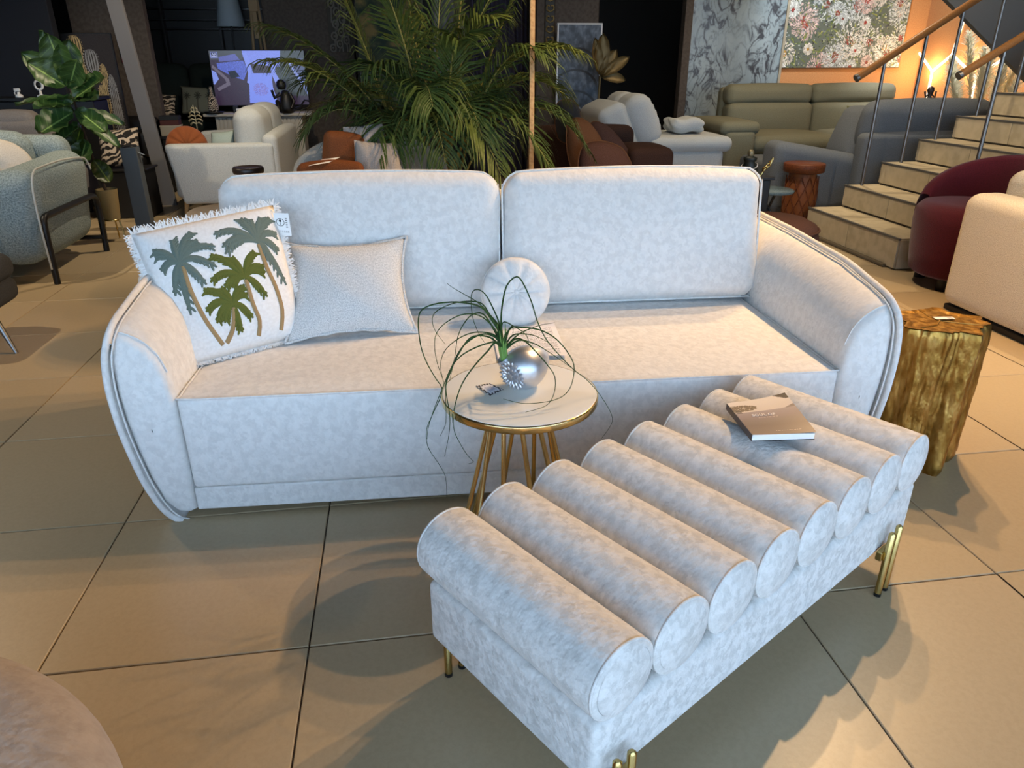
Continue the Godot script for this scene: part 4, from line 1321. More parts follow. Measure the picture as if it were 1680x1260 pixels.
	for l in lv:
		var o := part(big_leaf(Vector3(l[0], l[1], l[2]), Vector3(l[3], l[4], l[5]), l[6] * 1.35, Vector3(l[7], l[8], l[9]).normalized(), l[10]), "leaf", lm2 if l[11] == 1 else lm, t)

# ---------------------------------------------------------------- dark corner with leather chair, desk and cabinet
func dark_corner() -> void:
	var leather := plain(C(18, 17, 18), 0.4)
	# shelf with small things at the far left
	var sh := thing("black_sideboard", "black sideboard behind the grey sofa at the navy wall", "sideboard", Vector3(-2.45, 0, -6.23))
	bx(sh, "body", M.black, Vector3(0, 0.48, 0), Vector3(1.3, 0.92, 0.36), 0.01)
	bx(sh, "top", M.black, Vector3(0, 0.955, 0), Vector3(1.34, 0.03, 0.4), 0.006)
	var cam := thing("ring_camera", "white round desk camera on a small foot on the black sideboard", "camera", Vector3(-2.26, 0.97, -6.15))
	var ring := PackedVector3Array()
	for k in 28: ring.append(Vector3(cos(TAU * k / 28) * 0.03, 0.1 + sin(TAU * k / 28) * 0.036, 0))
	pipe(cam, "ring", M.white, ring, 0.011, 10, true)
	var cl := Geo.new()
	cl.lathe([Vector2(0.0005, 0.01), Vector2(0.028, 0.006), Vector2(0.03, -0.01)], 24, Transform3D(Basis(Vector3.RIGHT, PI / 2), Vector3(0, 0.1, 0)))
	part(cl, "lens", M.black, cam)
	var cf := Geo.new()
	cf.lathe([Vector2(0.0005, 0.0), Vector2(0.034, 0.0), Vector2(0.034, 0.016), Vector2(0.012, 0.022), Vector2(0.01, 0.06)], 24)
	part(cf, "foot", M.white, cam)
	var sp := thing("spray_bottle", "white spray bottle on the black sideboard", "bottle", Vector3(-2.43, 0.97, -6.12))
	var sg := Geo.new()
	sg.lathe([Vector2(0.0005, 0), Vector2(0.03, 0), Vector2(0.032, 0.01), Vector2(0.03, 0.02), Vector2(0.012, 0.03), Vector2(0.011, 0.045)], 20)
	part(sg, "bottle", M.white, sp)
	bx(sp, "spray_head", M.white, Vector3(-0.006, 0.062, 0), Vector3(0.05, 0.028, 0.02), 0.006, 2)
	pipe(sp, "trigger", M.white, V([-0.02, 0.055, 0, -0.032, 0.04, 0, -0.03, 0.025, 0]), 0.005)
	# black leather chair with chrome legs
	var c := thing("black_leather_chair", "black leather chair on straight chrome legs beside the leaning grey panel", "chair", Vector3(-1.86, 0, -6.78))
	soft(c, "seat", leather, Vector3(0, 0.36, 0), Vector3(0.5, 0.14, 0.5), 0.05)
	soft(c, "backrest", leather, Vector3(0.05, 0.62, -0.24), Vector3(0.5, 0.24, 0.1), 0.045)
	soft(c, "arm", leather, Vector3(0.26, 0.52, 0.0), Vector3(0.08, 0.24, 0.5), 0.035)
	soft(c, "arm", leather, Vector3(-0.26, 0.52, 0.0), Vector3(0.08, 0.24, 0.5), 0.035)
	for x in [-0.2, 0.12]:
		for z in [-0.2, 0.2]: pipe(c, "leg", M.chrome, PackedVector3Array([Vector3(x, 0, z), Vector3(x, 0.3, z)]), 0.011, 10)
	# zebra cushion and sales folder
	var zi := Image.create(128, 128, false, Image.FORMAT_RGB8)
	var zn := FastNoiseLite.new()
	zn.seed = 4
	zn.frequency = 0.012
	for y in 128:
		for x in 128: zi.set_pixel(x, y, C(186, 172, 154) if sin((y + x * 0.5) * 0.30 + zn.get_noise_2d(x, y) * 9.0) > 0.0 else C(22, 20, 20))
	M.zebra = picture(zi, 0.9)
	var zq: Array[Vector3] = [Vector3(-1.68, 0.72, -5.66), Vector3(-1.36, 0.74, -5.72), Vector3(-1.34, 0.44, -5.56), Vector3(-1.66, 0.42, -5.52)]
	var side := thing("magazine_stand", "dark side stand holding the zebra cushion beside the fig", "stand", Vector3(-1.5, 0, -5.62))
	bx(side, "body", M.black, Vector3(0, 0.2, 0), Vector3(0.4, 0.4, 0.3), 0.01)
	bx(side, "top", M.black, Vector3(0, 0.408, 0), Vector3(0.44, 0.016, 0.34), 0.004)
	var zg := Geo.new()
	for f in [1.0, -1.0]: zg.grid(18, 18, func(a: float, b: float): return pillow_point(zq, a if f > 0 else 1.0 - a, b, f, 0.06, 0.06))
	single(zg, "zebra_cushion", M.zebra, "black and beige zebra striped cushion behind the fig leaves", "cushion")
	var fo := thing("sales_folder", "dark open sales folder with pale cards under the fig leaves", "folder", Vector3(-1.21, 0.662, -4.95), 20.0)
	bx(fo, "cover", M.black, Vector3(0, 0, 0), Vector3(0.1, 0.006, 0.08), 0.002)
	var fc := bx(fo, "card", plain(C(150, 160, 168), 0.5), Vector3(0.07, -0.02, 0.03), Vector3(0.1, 0.004, 0.03), 0.001)
	fc.rotation.z = -0.5
	var fs := thing("folder_stand", "slim grey lectern under the sales folder behind the fig", "lectern", Vector3(-1.21, 0, -4.95))
	bx(fs, "foot", M.steel, Vector3(0, 0.01, 0), Vector3(0.2, 0.02, 0.2), 0.004)
	var fp := Geo.new()
	fp.rbox(Vector3(0, 0.335, 0), Vector3(0.12, 0.63, 0.1), 0.006, 1)
	part(fp, "column", plain(C(70, 78, 84), 0.6), fs)
	# leaning grey panel
	var pn := thing("leaning_panel", "tall plain grey panel leaning beside the dark cabinets", "panel", Vector3(-1.47, 0, -6.1))
	var pg := Geo.new()
	pg.rbox(Vector3(0, 1.2, 0), Vector3(0.125, 2.44, 0.05), 0.004, 1)
	part(pg, "board", plain(C(112, 112, 114), 0.85), pn)
	pn.rotation.z = deg_to_rad(4.6)
	pn.position = Vector3(-1.33, 0.01, -6.1)
	# desk with boxes and a gold monstera leaf
	var dk := thing("black_desk", "low black desk in the dark corner behind the pale sofa", "desk", Vector3(-1.2, 0, -7.06))
	bx(dk, "top", M.black, Vector3(0, 0.545, 0), Vector3(0.66, 0.03, 0.4), 0.006)
	for x in [-0.3, 0.3]: bx(dk, "side", M.black, Vector3(x, 0.265, 0), Vector3(0.04, 0.53, 0.38), 0.006)
	bx(dk, "back_panel", M.black, Vector3(0, 0.3, -0.17), Vector3(0.56, 0.44, 0.02), 0.004)
	var b1 := thing("cream_box", "cream box on the black desk under a dark box", "box", Vector3(-1.44, 0.56, -7.0), 8.0)
	bx(b1, "body", plain(C(150, 142, 126), 0.8), Vector3(0, 0.045, 0), Vector3(0.2, 0.09, 0.16), 0.004)
	bx(b1, "lid", plain(C(164, 156, 140), 0.8), Vector3(0, 0.095, 0), Vector3(0.206, 0.012, 0.166), 0.003)
	var b2 := thing("dark_red_box", "dark box with a red band stacked on the cream box", "box", Vector3(-1.44, 0.661, -7.0), 4.0)
	bx(b2, "body", plain(C(70, 28, 22), 0.7), Vector3(0, 0.025, 0), Vector3(0.18, 0.05, 0.15), 0.003)
	bx(b2, "lid", plain(C(20, 24, 26), 0.7), Vector3(0, 0.07, 0), Vector3(0.186, 0.04, 0.156), 0.003)
	var mo := thing("monstera_ornament", "pale gold monstera leaf ornament standing on the black desk", "ornament", Vector3(-1.19, 0.56, -7.0))
	var mg := plain(C(206, 194, 156), 0.35, 0.5)
	pipe(mo, "stalk", mg, V([0, 0.02, 0, 0.0, 0.16, 0, -0.005, 0.29, 0]), 0.005)
	for k in 5:
		for sd in [-1.0, 1.0]:
			var y := 0.11 + k * 0.036
			var ln: float = [0.055, 0.066, 0.062, 0.05, 0.03][k]
			pipe(mo, "leaf_lobe", mg, V([0, y, 0, sd * ln * 0.5, y + 0.012, 0.004, sd * ln, y - 0.006, 0.002, sd * ln * 0.98, y - 0.02, 0]), [0.004, 0.009, 0.008, 0.003], 8)
	bx(mo, "foot", mg, Vector3(0, 0.01, 0), Vector3(0.07, 0.02, 0.04), 0.004)
	# black cabinet wall with glass shelves
	var cab := thing("black_display_cabinet", "tall black display cabinet with glass shelves in the dark corner", "cabinet", Vector3(-1.55, 0, -9.1))
	bx(cab, "body", M.black, Vector3(0, 1.3, -0.1), Vector3(2.0, 2.6, 0.3), 0.01)
	for y in [0.35, 1.62, 1.72, 1.84, 2.1]: bx(cab, "shelf", plain(C(26, 26, 28), 0.3), Vector3(0, y, 0.1), Vector3(1.9, 0.015, 0.12), 0.002)
	for x in [-0.98, -0.32, 0.34, 0.98]: bx(cab, "upright", plain(C(20, 18, 18), 0.5), Vector3(x, 1.3, 0.1), Vector3(0.03, 2.58, 0.12), 0.004)
	for x in [-0.65, 0.0]: bx(cab, "door", plain(C(24, 15, 13), 0.35), Vector3(x, 0.75, 0.07), Vector3(0.6, 0.75, 0.02), 0.004)
	var tl := thing("floor_lamp", "floor lamp with a pale tapered shade in front of the display cabinet", "lamp", Vector3(-1.04, 0, -8.78))
	var tg := Geo.new()
	tg.lathe([Vector2(0.165, 1.64), Vector2(0.115, 1.96)], 28)
	part(tg, "shade", plain(C(150, 160, 166), 0.8), tl)
	pipe(tl, "pole", M.black, PackedVector3Array([Vector3(0, 0.0, 0), Vector3(0, 1.9, 0)]), 0.012, 10)
	var tf := Geo.new()
	tf.lathe([Vector2(0.0005, 0.02), Vector2(0.11, 0.015), Vector2(0.115, 0.0)], 24)
	part(tf, "foot", M.black, tl)
	# dark sofa with two cushions
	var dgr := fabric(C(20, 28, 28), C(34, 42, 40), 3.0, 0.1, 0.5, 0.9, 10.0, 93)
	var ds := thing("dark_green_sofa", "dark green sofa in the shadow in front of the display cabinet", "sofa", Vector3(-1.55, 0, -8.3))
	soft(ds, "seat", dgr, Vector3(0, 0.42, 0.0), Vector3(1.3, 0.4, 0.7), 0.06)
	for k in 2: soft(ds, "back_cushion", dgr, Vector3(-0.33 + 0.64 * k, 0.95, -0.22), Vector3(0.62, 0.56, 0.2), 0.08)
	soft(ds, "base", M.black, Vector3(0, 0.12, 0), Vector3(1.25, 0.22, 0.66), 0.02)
	var pq: Array[Vector3] = [Vector3(-1.60, 1.0, -8.22), Vector3(-1.2, 0.98, -8.22), Vector3(-1.2, 0.7, -8.05), Vector3(-1.6, 0.7, -8.05)]
	var pgm := Geo.new()
	for f in [1.0, -1.0]: pgm.grid(16, 16, func(a: float, b: float): return pillow_point(pq, a if f > 0 else 1.0 - a, b, f, 0.05, 0.06))
	var pi := Image.create(96, 64, false, Image.FORMAT_RGB8)
	pi.fill(C(92, 96, 86))
	for k in 3:
		for j in 9:
			var a := j * TAU / 9.0
			for s in 11: pi.fill_rect(Rect2i(clampi(16 + k * 31 + int(cos(a) * s), 0, 93), clampi(24 + int(sin(a) * s), 0, 61), 2, 2), C(32, 38, 34))
		pi.fill_rect(Rect2i(16 + k * 31, 24, 2, 34), C(40, 38, 34))
	var pmat := picture(pi, 0.9)
	var po := thing("dim_palm_cushion", "dim olive cushion with small dark palm motifs on the dark green sofa", "cushion")
	part(pgm, "cover", pmat, po)
	var zq2: Array[Vector3] = [Vector3(-1.95, 0.93, -8.2), Vector3(-1.66, 0.9, -8.2), Vector3(-1.66, 0.68, -8.02), Vector3(-1.95, 0.68, -8.02)]
	var zg2 := Geo.new()
	for f in [1.0, -1.0]: zg2.grid(14, 14, func(a: float, b: float): return pillow_point(zq2, a if f > 0 else 1.0 - a, b, f, 0.05, 0.06))
	single(zg2, "zebra_cushion", M.zebra, "zebra striped cushion lying on the dark green sofa", "cushion")
	# easel
	var ea := thing("wooden_easel", "pale wooden easel standing behind the television", "easel", Vector3(-0.68, 0, -8.35))
	var em := plain(C(140, 116, 84), 0.7)
	pipe(ea, "leg", em, PackedVector3Array([Vector3(-0.14, 0, 0.06), Vector3(-0.02, 2.1, 0)]), 0.018, 6)
	pipe(ea, "leg", em, PackedVector3Array([Vector3(0.16, 0, 0.06), Vector3(0.03, 2.1, 0)]), 0.018, 6)
	pipe(ea, "leg", em, PackedVector3Array([Vector3(0, 0, -0.4), Vector3(0, 2.0, -0.03)]), 0.018, 6)
	bx(ea, "mast", em, Vector3(0.0, 1.85, 0.02), Vector3(0.05, 0.7, 0.02), 0.004)
	bx(ea, "clamp", em, Vector3(0.0, 1.84, 0.04), Vector3(0.1, 0.12, 0.03), 0.004)

# ---------------------------------------------------------------- screen, console and pale sofa
func screen_image() -> Image:
	var w := 320
	var h := 180
	var img := Image.create(w, h, false, Image.FORMAT_RGB8)
	var r := RandomNumberGenerator.new()
	r.seed = 21
	for y in h:
		for x in w:
			var c := C(46, 36, 58).lerp(C(64, 44, 62), r.randf())
			if x > 210 and y < 150: c = C(58, 64, 66).lerp(C(66, 70, 72), r.randf())
			if y < 30 and x < 110: c = C(70, 72, 78)
			img.set_pixel(x, y, c)
	var wht := C(140, 158, 255)
	var poly := func(pts: PackedVector2Array, c: Color, jit: float):
		var lo := Vector2(999, 999)
		var hi := Vector2.ZERO
		for p in pts:
			lo = lo.min(p)
			hi = hi.max(p)
		for y in range(maxi(int(lo.y), 0), mini(int(hi.y) + 1, h)):
			for x in range(maxi(int(lo.x), 0), mini(int(hi.x) + 1, w)):
				if Geometry2D.is_point_in_polygon(Vector2(x, y), pts): img.set_pixel(x, y, c.darkened(r.randf() * jit))
	poly.call(PackedVector2Array([Vector2(110, 0), Vector2(240, 0), Vector2(232, 52), Vector2(196, 50), Vector2(128, 40), Vector2(112, 20)]), C(138, 154, 255), 0.12)
	poly.call(PackedVector2Array([Vector2(30, 20), Vector2(86, 10), Vector2(100, 30), Vector2(30, 36)]), C(104, 108, 190), 0.15)
	poly.call(PackedVector2Array([Vector2(20, 40), Vector2(110, 32), Vector2(122, 60), Vector2(104, 96), Vector2(66, 84), Vector2(22, 58)]), C(112, 130, 250), 0.4)
	poly.call(PackedVector2Array([Vector2(110, 8), Vector2(124, 6), Vector2(140, 74), Vector2(132, 116), Vector2(114, 104), Vector2(122, 70)]), wht, 0.08)
	poly.call(PackedVector2Array([Vector2(204, 20), Vector2(222, 24), Vector2(214, 70), Vector2(232, 108), Vector2(214, 116), Vector2(200, 74)]), wht, 0.08)
	poly.call(PackedVector2Array([Vector2(130, 74), Vector2(202, 74), Vector2(200, 118), Vector2(212, 178), Vector2(114, 172), Vector2(120, 110)]), C(132, 152, 255), 0.06)
	for k in 260:
		var a := r.randf() * TAU
		var d := sqrt(r.randf())
		img.fill_rect(Rect2i(int(158 + cos(a) * d * 26), int(128 + sin(a) * d * 22), 3, 2), C(110, 106, 196).lerp(C(150, 140, 220), r.randf()))
	poly.call(PackedVector2Array([Vector2(54, 68), Vector2(78, 64), Vector2(92, 84), Vector2(62, 90)]), C(16, 18, 40), 0.2)
	poly.call(PackedVector2Array([Vector2(252, 28), Vector2(314, 24), Vector2(318, 140), Vector2(300, 110)]), C(84, 90, 130), 0.1)
	poly.call(PackedVector2Array([Vector2(256, 30), Vector2(262, 28), Vector2(318, 120), Vector2(318, 146)]), C(150, 166, 240), 0.1)
	poly.call(PackedVector2Array([Vector2(0, 62), Vector2(14, 70), Vector2(20, 92), Vector2(4, 110), Vector2(0, 108)]), C(140, 160, 250), 0.1)
	poly.call(PackedVector2Array([Vector2(6, 46), Vector2(54, 92), Vector2(56, 112), Vector2(14, 132), Vector2(10, 122), Vector2(44, 104), Vector2(40, 92), Vector2(2, 54)]), C(120, 110, 130), 0.2)
	# zig-zag crown mark in a small pale frame
	img.fill_rect(Rect2i(4, 4, 24, 20), C(140, 150, 225))
	img.fill_rect(Rect2i(6, 6, 20, 16), C(58, 62, 92))
	for k in 16:
		var z := absf(float((k * 2) % 16) - 8.0)
		img.fill_rect(Rect2i(7 + k, 8 + int(z), 2, 2), C(200, 208, 255))
	img.fill_rect(Rect2i(7, 18, 18, 2), C(200, 208, 255))
	return img

func screen_group() -> void:
	var tv := thing("television", "wide television showing hands over a paper on a table", "television", Vector3(-0.625, 0, -7.8), 2.0)
	bx(tv, "bezel", M.black, Vector3(0, 1.085, -0.03), Vector3(1.03, 0.58, 0.05), 0.008)
	var sm := StandardMaterial3D.new()
	sm.albedo_color = Color(0.01, 0.01, 0.01)
	sm.roughness = 0.25
	sm.emission_enabled = true
	sm.emission = Color(1, 1, 1)
	sm.emission_operator = BaseMaterial3D.EMISSION_OP_MULTIPLY
	sm.emission_texture = ImageTexture.create_from_image(screen_image())
	sm.emission_energy_multiplier = 0.85
	var g := Geo.new()
	g.quad(Vector3(-0.505, 1.368, 0.0), Vector3(0.505, 1.368, 0.0), Vector3(0.505, 0.805, 0.0), Vector3(-0.505, 0.805, 0.0))
	part(g, "screen", sm, tv)
	var al := AreaLight3D.new()
	al.name = "screen_light"
	al.area_size = Vector2(1.0, 0.56)
	al.light_color = Color(0.55, 0.6, 1.0)
	al.light_energy = 0.12
	al.area_range = 8.0
	al.shadow_enabled = true
	tv.add_child(al)
	al.position = Vector3(0, 1.086, 0.01)
	al.rotation.y = PI
	bx(tv, "foot", M.black, Vector3(-0.3, 0.765, -0.02), Vector3(0.05, 0.07, 0.2), 0.004)
	bx(tv, "foot", M.black, Vector3(0.3, 0.765, -0.02), Vector3(0.05, 0.07, 0.2), 0.004)
	# console
	var cm := plain(C(170, 168, 160), 0.6)
	var cs := thing("white_console", "white ribbed console table under the television", "console", Vector3(-0.66, 0, -7.75))
	bx(cs, "top", cm, Vector3(0, 0.715, 0), Vector3(1.16, 0.03, 0.42), 0.006)
	bx(cs, "body", cm, Vector3(0, 0.47, -0.02), Vector3(0.94, 0.46, 0.34), 0.004)
	for k in 22: bx(cs, "rib", cm, Vector3(-0.45 + k * 0.043, 0.6, 0.156), Vector3(0.03, 0.17, 0.014), 0.004)
	for x in [-0.44, 0.44]:
		for z in [-0.15, 0.12]: bx(cs, "leg", cm, Vector3(x, 0.12, z), Vector3(0.05, 0.24, 0.05), 0.004)
	# black monkey figure
	var mk := thing("monkey_figure", "black sitting monkey figure with a tiny lamp on the white console", "figurine", Vector3(-0.34, 0.73, -7.58))
	var bl := Geo.new()
	bl.lathe([Vector2(0.0005, 0.0), Vector2(0.07, 0.0), Vector2(0.085, 0.05), Vector2(0.075, 0.13), Vector2(0.055, 0.2), Vector2(0.03, 0.235), Vector2(0.0005, 0.24)], 18)
	part(bl, "torso", M.black, mk)
	var hd := Geo.new()
	hd.lathe([Vector2(0.0005, 0.24), Vector2(0.04, 0.245), Vector2(0.056, 0.28), Vector2(0.05, 0.32), Vector2(0.025, 0.345), Vector2(0.0005, 0.35)], 16, Transform3D(Basis(), Vector3(-0.03, 0, 0.02)))
	part(hd, "head", M.black, mk)
	pipe(mk, "arm", M.black, V([-0.05, 0.2, 0.03, -0.11, 0.16, 0.06, -0.13, 0.24, 0.07]), [0.024, 0.02, 0.016])
	pipe(mk, "arm", M.black, V([0.05, 0.2, 0.02, 0.09, 0.12, 0.04, 0.06, 0.05, 0.08]), [0.024, 0.02, 0.016])
	pipe(mk, "leg", M.black, V([-0.05, 0.04, 0.04, -0.08, 0.12, 0.1, -0.07, 0.01, 0.12]), [0.03, 0.026, 0.018])
	pipe(mk, "tail", M.black, V([0.06, 0.03, -0.04, 0.14, 0.06, -0.02, 0.2, 0.13, 0, 0.26, 0.12, 0]), 0.01)
	# zebra bottle figure on a dish
	var zb := thing("zebra_bottle", "black and white striped bottle figurine on a dark dish on the console", "figurine", Vector3(-1.13, 0.73, -7.6))
	var dg := Geo.new()
	dg.lathe([Vector2(0.0005, 0.004), Vector2(0.09, 0.0), Vector2(0.11, 0.02), Vector2(0.105, 0.02), Vector2(0.085, 0.008), Vector2(0.0005, 0.008)], 24)
	part(dg, "dish", M.black, zb)
	var bg := Geo.new()
	bg.lathe([Vector2(0.0005, 0.008), Vector2(0.05, 0.01), Vector2(0.056, 0.08), Vector2(0.045, 0.15), Vector2(0.018, 0.2), Vector2(0.014, 0.27), Vector2(0.016, 0.275), Vector2(0.0005, 0.277)], 20)
	var zm: StandardMaterial3D = M.zebra.duplicate()
	zm.uv1_scale = Vector3(3, 3, 3)
	part(bg, "bottle", zm, zb)
	var wb := thing("white_clock", "small white desk clock between the figures on the console", "clock", Vector3(-0.84, 0.73, -7.6))
	bx(wb, "case", M.white, Vector3(0, 0.025, 0), Vector3(0.1, 0.05, 0.04), 0.005)
	bx(wb, "display", M.black, Vector3(0, 0.022, 0.021), Vector3(0.07, 0.022, 0.002), 0.0005)
	# pale sofa seen from its arm end, with wooden legs
	M.pale_sofa = fabric(C(168, 173, 174), C(190, 194, 192), 2.0, 0.1, 0.4, 0.95, 20.0, 95, M.fine)
	var s := thing("pale_grey_sofa", "pale grey sofa on tapered wooden legs facing the leather chair", "sofa", Vector3(-0.65, 0, -6.1))
	var arm := Geo.new()
	arm.rbox(Vector3(0, 0.365, 0.62), Vector3(0.9, 0.5, 0.14), 0.035, 4, 8, func(o: Vector3, h: Vector3):
		var q := o / h
		return o + Vector3(-0.09 * (1.0 - (q.y + 1.0) * 0.5) * minf(q.x, 0.0), 0.0, 0.01 * (1 - q.x * q.x) * (1 - q.y * q.y) * q.z))
	part(arm, "arm", M.pale_sofa, s)
	soft(s, "arm", M.pale_sofa, Vector3(0, 0.365, -0.66), Vector3(0.9, 0.5, 0.14), 0.035)
	soft(s, "seat", M.pale_sofa, Vector3(-0.06, 0.29, -0.02), Vector3(0.78, 0.3, 1.14), 0.05)
	soft(s, "backrest", M.pale_sofa, Vector3(0.42, 0.4, -0.02), Vector3(0.13, 0.56, 1.36), 0.045)
	for k in 2: soft(s, "back_cushion", M.pale_sofa, Vector3(0.24, 0.66, 0.28 - 0.6 * k), Vector3(0.24, 0.44, 0.58), 0.09, Vector3(0.03, 0.02, 0.02))
	for x in [-0.36, 0.36]:
		for z in [-0.58, 0.58]: pipe(s, "leg", M.oak, PackedVector3Array([Vector3(x - 0.03 * signf(x) * -1.0, 0.0, z), Vector3(x, 0.14, z)]), [0.013, 0.024], 10)
	var rust := fabric(C(104, 52, 24), C(150, 86, 46), 5.0, 0.1, 0.4, 0.7, 10.0, 96, M.fine)
	rust.rim_enabled = true
	rust.rim = 0.4
	round_cushion(Transform3D(Basis(Vector3.UP, 0.2) * Basis(Vector3.RIGHT, -0.25), Vector3(-0.955, 0.58, -5.62)), 0.17, 0.07, rust, "round pleated rust orange velvet cushion on the pale grey sofa", "", 12)
	var gq: Array[Vector3] = [Vector3(-0.78, 0.68, -5.8), Vector3(-0.58, 0.70, -5.8), Vector3(-0.56, 0.45, -5.68), Vector3(-0.8, 0.45, -5.68)]
	var gg := Geo.new()
	for f in [1.0, -1.0]: gg.grid(14, 14, func(a: float, b: float): return pillow_point(gq, a if f > 0 else 1.0 - a, b, f, 0.05, 0.06))
	single(gg, "mint_cushion", fabric(C(128, 146, 140), C(166, 178, 172), 5.0, 0.1, 0.4, 0.6, 8.0, 97, M.fine), "small pale mint satin cushion beside the rust orange cushion", "cushion")
# ---------------------------------------------------------------- behind the sofa
func middle_group() -> void:
	var cream := fabric(C(158, 156, 148), C(182, 180, 170), 3.0, 0.1, 0.8, 1.0, 0.0, 101, M.fine)
	var t := thing("cream_tub_chair", "cream curved tub armchair right behind the velvet sofa", "armchair", Vector3(0.73, 0, -2.62))
	var g := Geo.new()
	# curved shell: an arc of 250 degrees open towards the velvet sofa
	g.grid(40, 14, func(u: float, v: float):
		var a := lerpf(deg_to_rad(-92.0), deg_to_rad(92.0), u)
		var ph := v * TAU
		var top := 0.90 - 0.16 * pow(absf(u - 0.5) * 2.0, 2)
		var r := 0.36 + 0.05 * cos(ph)
		var y := lerpf(0.12, top, clampf(0.5 + 0.62 * sin(ph), 0, 1))
		var rr := r + 0.02 * (y - 0.4)
		return Vector3(sin(a) * rr * -1.0, y, cos(a) * rr * -0.62), false, true)
	part(g, "shell", cream, t)
	soft(t, "seat", cream, Vector3(0, 0.32, -0.02), Vector3(0.58, 0.2, 0.4), 0.08)
	for k in 4: pipe(t, "leg", M.oak, PackedVector3Array([Vector3([-0.25, 0.25][k % 2], 0, [-0.18, 0.18][k / 2]), Vector3([-0.22, 0.22][k % 2], 0.23, [-0.15, 0.15][k / 2])]), [0.012, 0.02], 10)
	var br := fabric(C(96, 54, 28), C(118, 70, 38), 3.0, 0.1, 0.3, 0.7, 10.0, 102, M.fine)
	var hb := thing("brown_leather_cushion", "tall rust brown leather cushion standing in the cream tub chair", "cushion", Vector3(0.53, 0.42, -2.60), 12.0)
	soft(hb, "cover", br, Vector3(0, 0.25, 0), Vector3(0.2, 0.52, 0.09), 0.03, Vector3(0.005, 0.01, 0.02)).rotation.z = -0.16
	var hc := thing("brown_flat_cushion", "flat rust brown cushion with a white paper tag in the cream tub chair", "cushion", Vector3(0.54, 0.79, -2.42))
	soft(hc, "cover", br, Vector3(0, -0.02, 0), Vector3(0.32, 0.06, 0.1), 0.028, Vector3(0.0, 0.02, 0.0))
	var hp := Geo.new()
	hp.quad(Vector3(-0.04, 0.028, -0.03), Vector3(0.05, 0.036, -0.05), Vector3(0.0, 0.022, 0.055), Vector3(-0.1, 0.008, 0.05))
	part(hp, "paper_tag", M.white, hc)
	var gv := fabric(C(134, 130, 126), C(164, 160, 154), 4.0, 0.1, 0.4, 0.85, 10.0, 103, M.fine)
	for k in 2:
		var q: Array[Vector3] = [Vector3(0.60, 0.95, -2.68), Vector3(0.80, 0.97, -2.70), Vector3(0.86, 0.62, -2.62), Vector3(0.60, 0.60, -2.62)]
		if k == 1: q = [Vector3(0.66, 0.90, -2.52), Vector3(0.86, 0.88, -2.54), Vector3(0.94, 0.62, -2.48), Vector3(0.64, 0.62, -2.46)]
		var pg := Geo.new()
		for f in [1.0, -1.0]: pg.grid(18, 18, func(a: float, b: float): return pillow_point(q, a if f > 0 else 1.0 - a, b, f, 0.06, 0.04) + Vector3(0, 0, -0.008 * pow(absf(cos(a * PI * 3.0)), 12.0) * f))
		single(pg, "grey_velvet_cushion", gv, "grey velvet cushion with sewn panels leaning in the cream tub chair" if k == 1 else "upright pale grey velvet cushion behind the sewn panel cushion", "cushion")

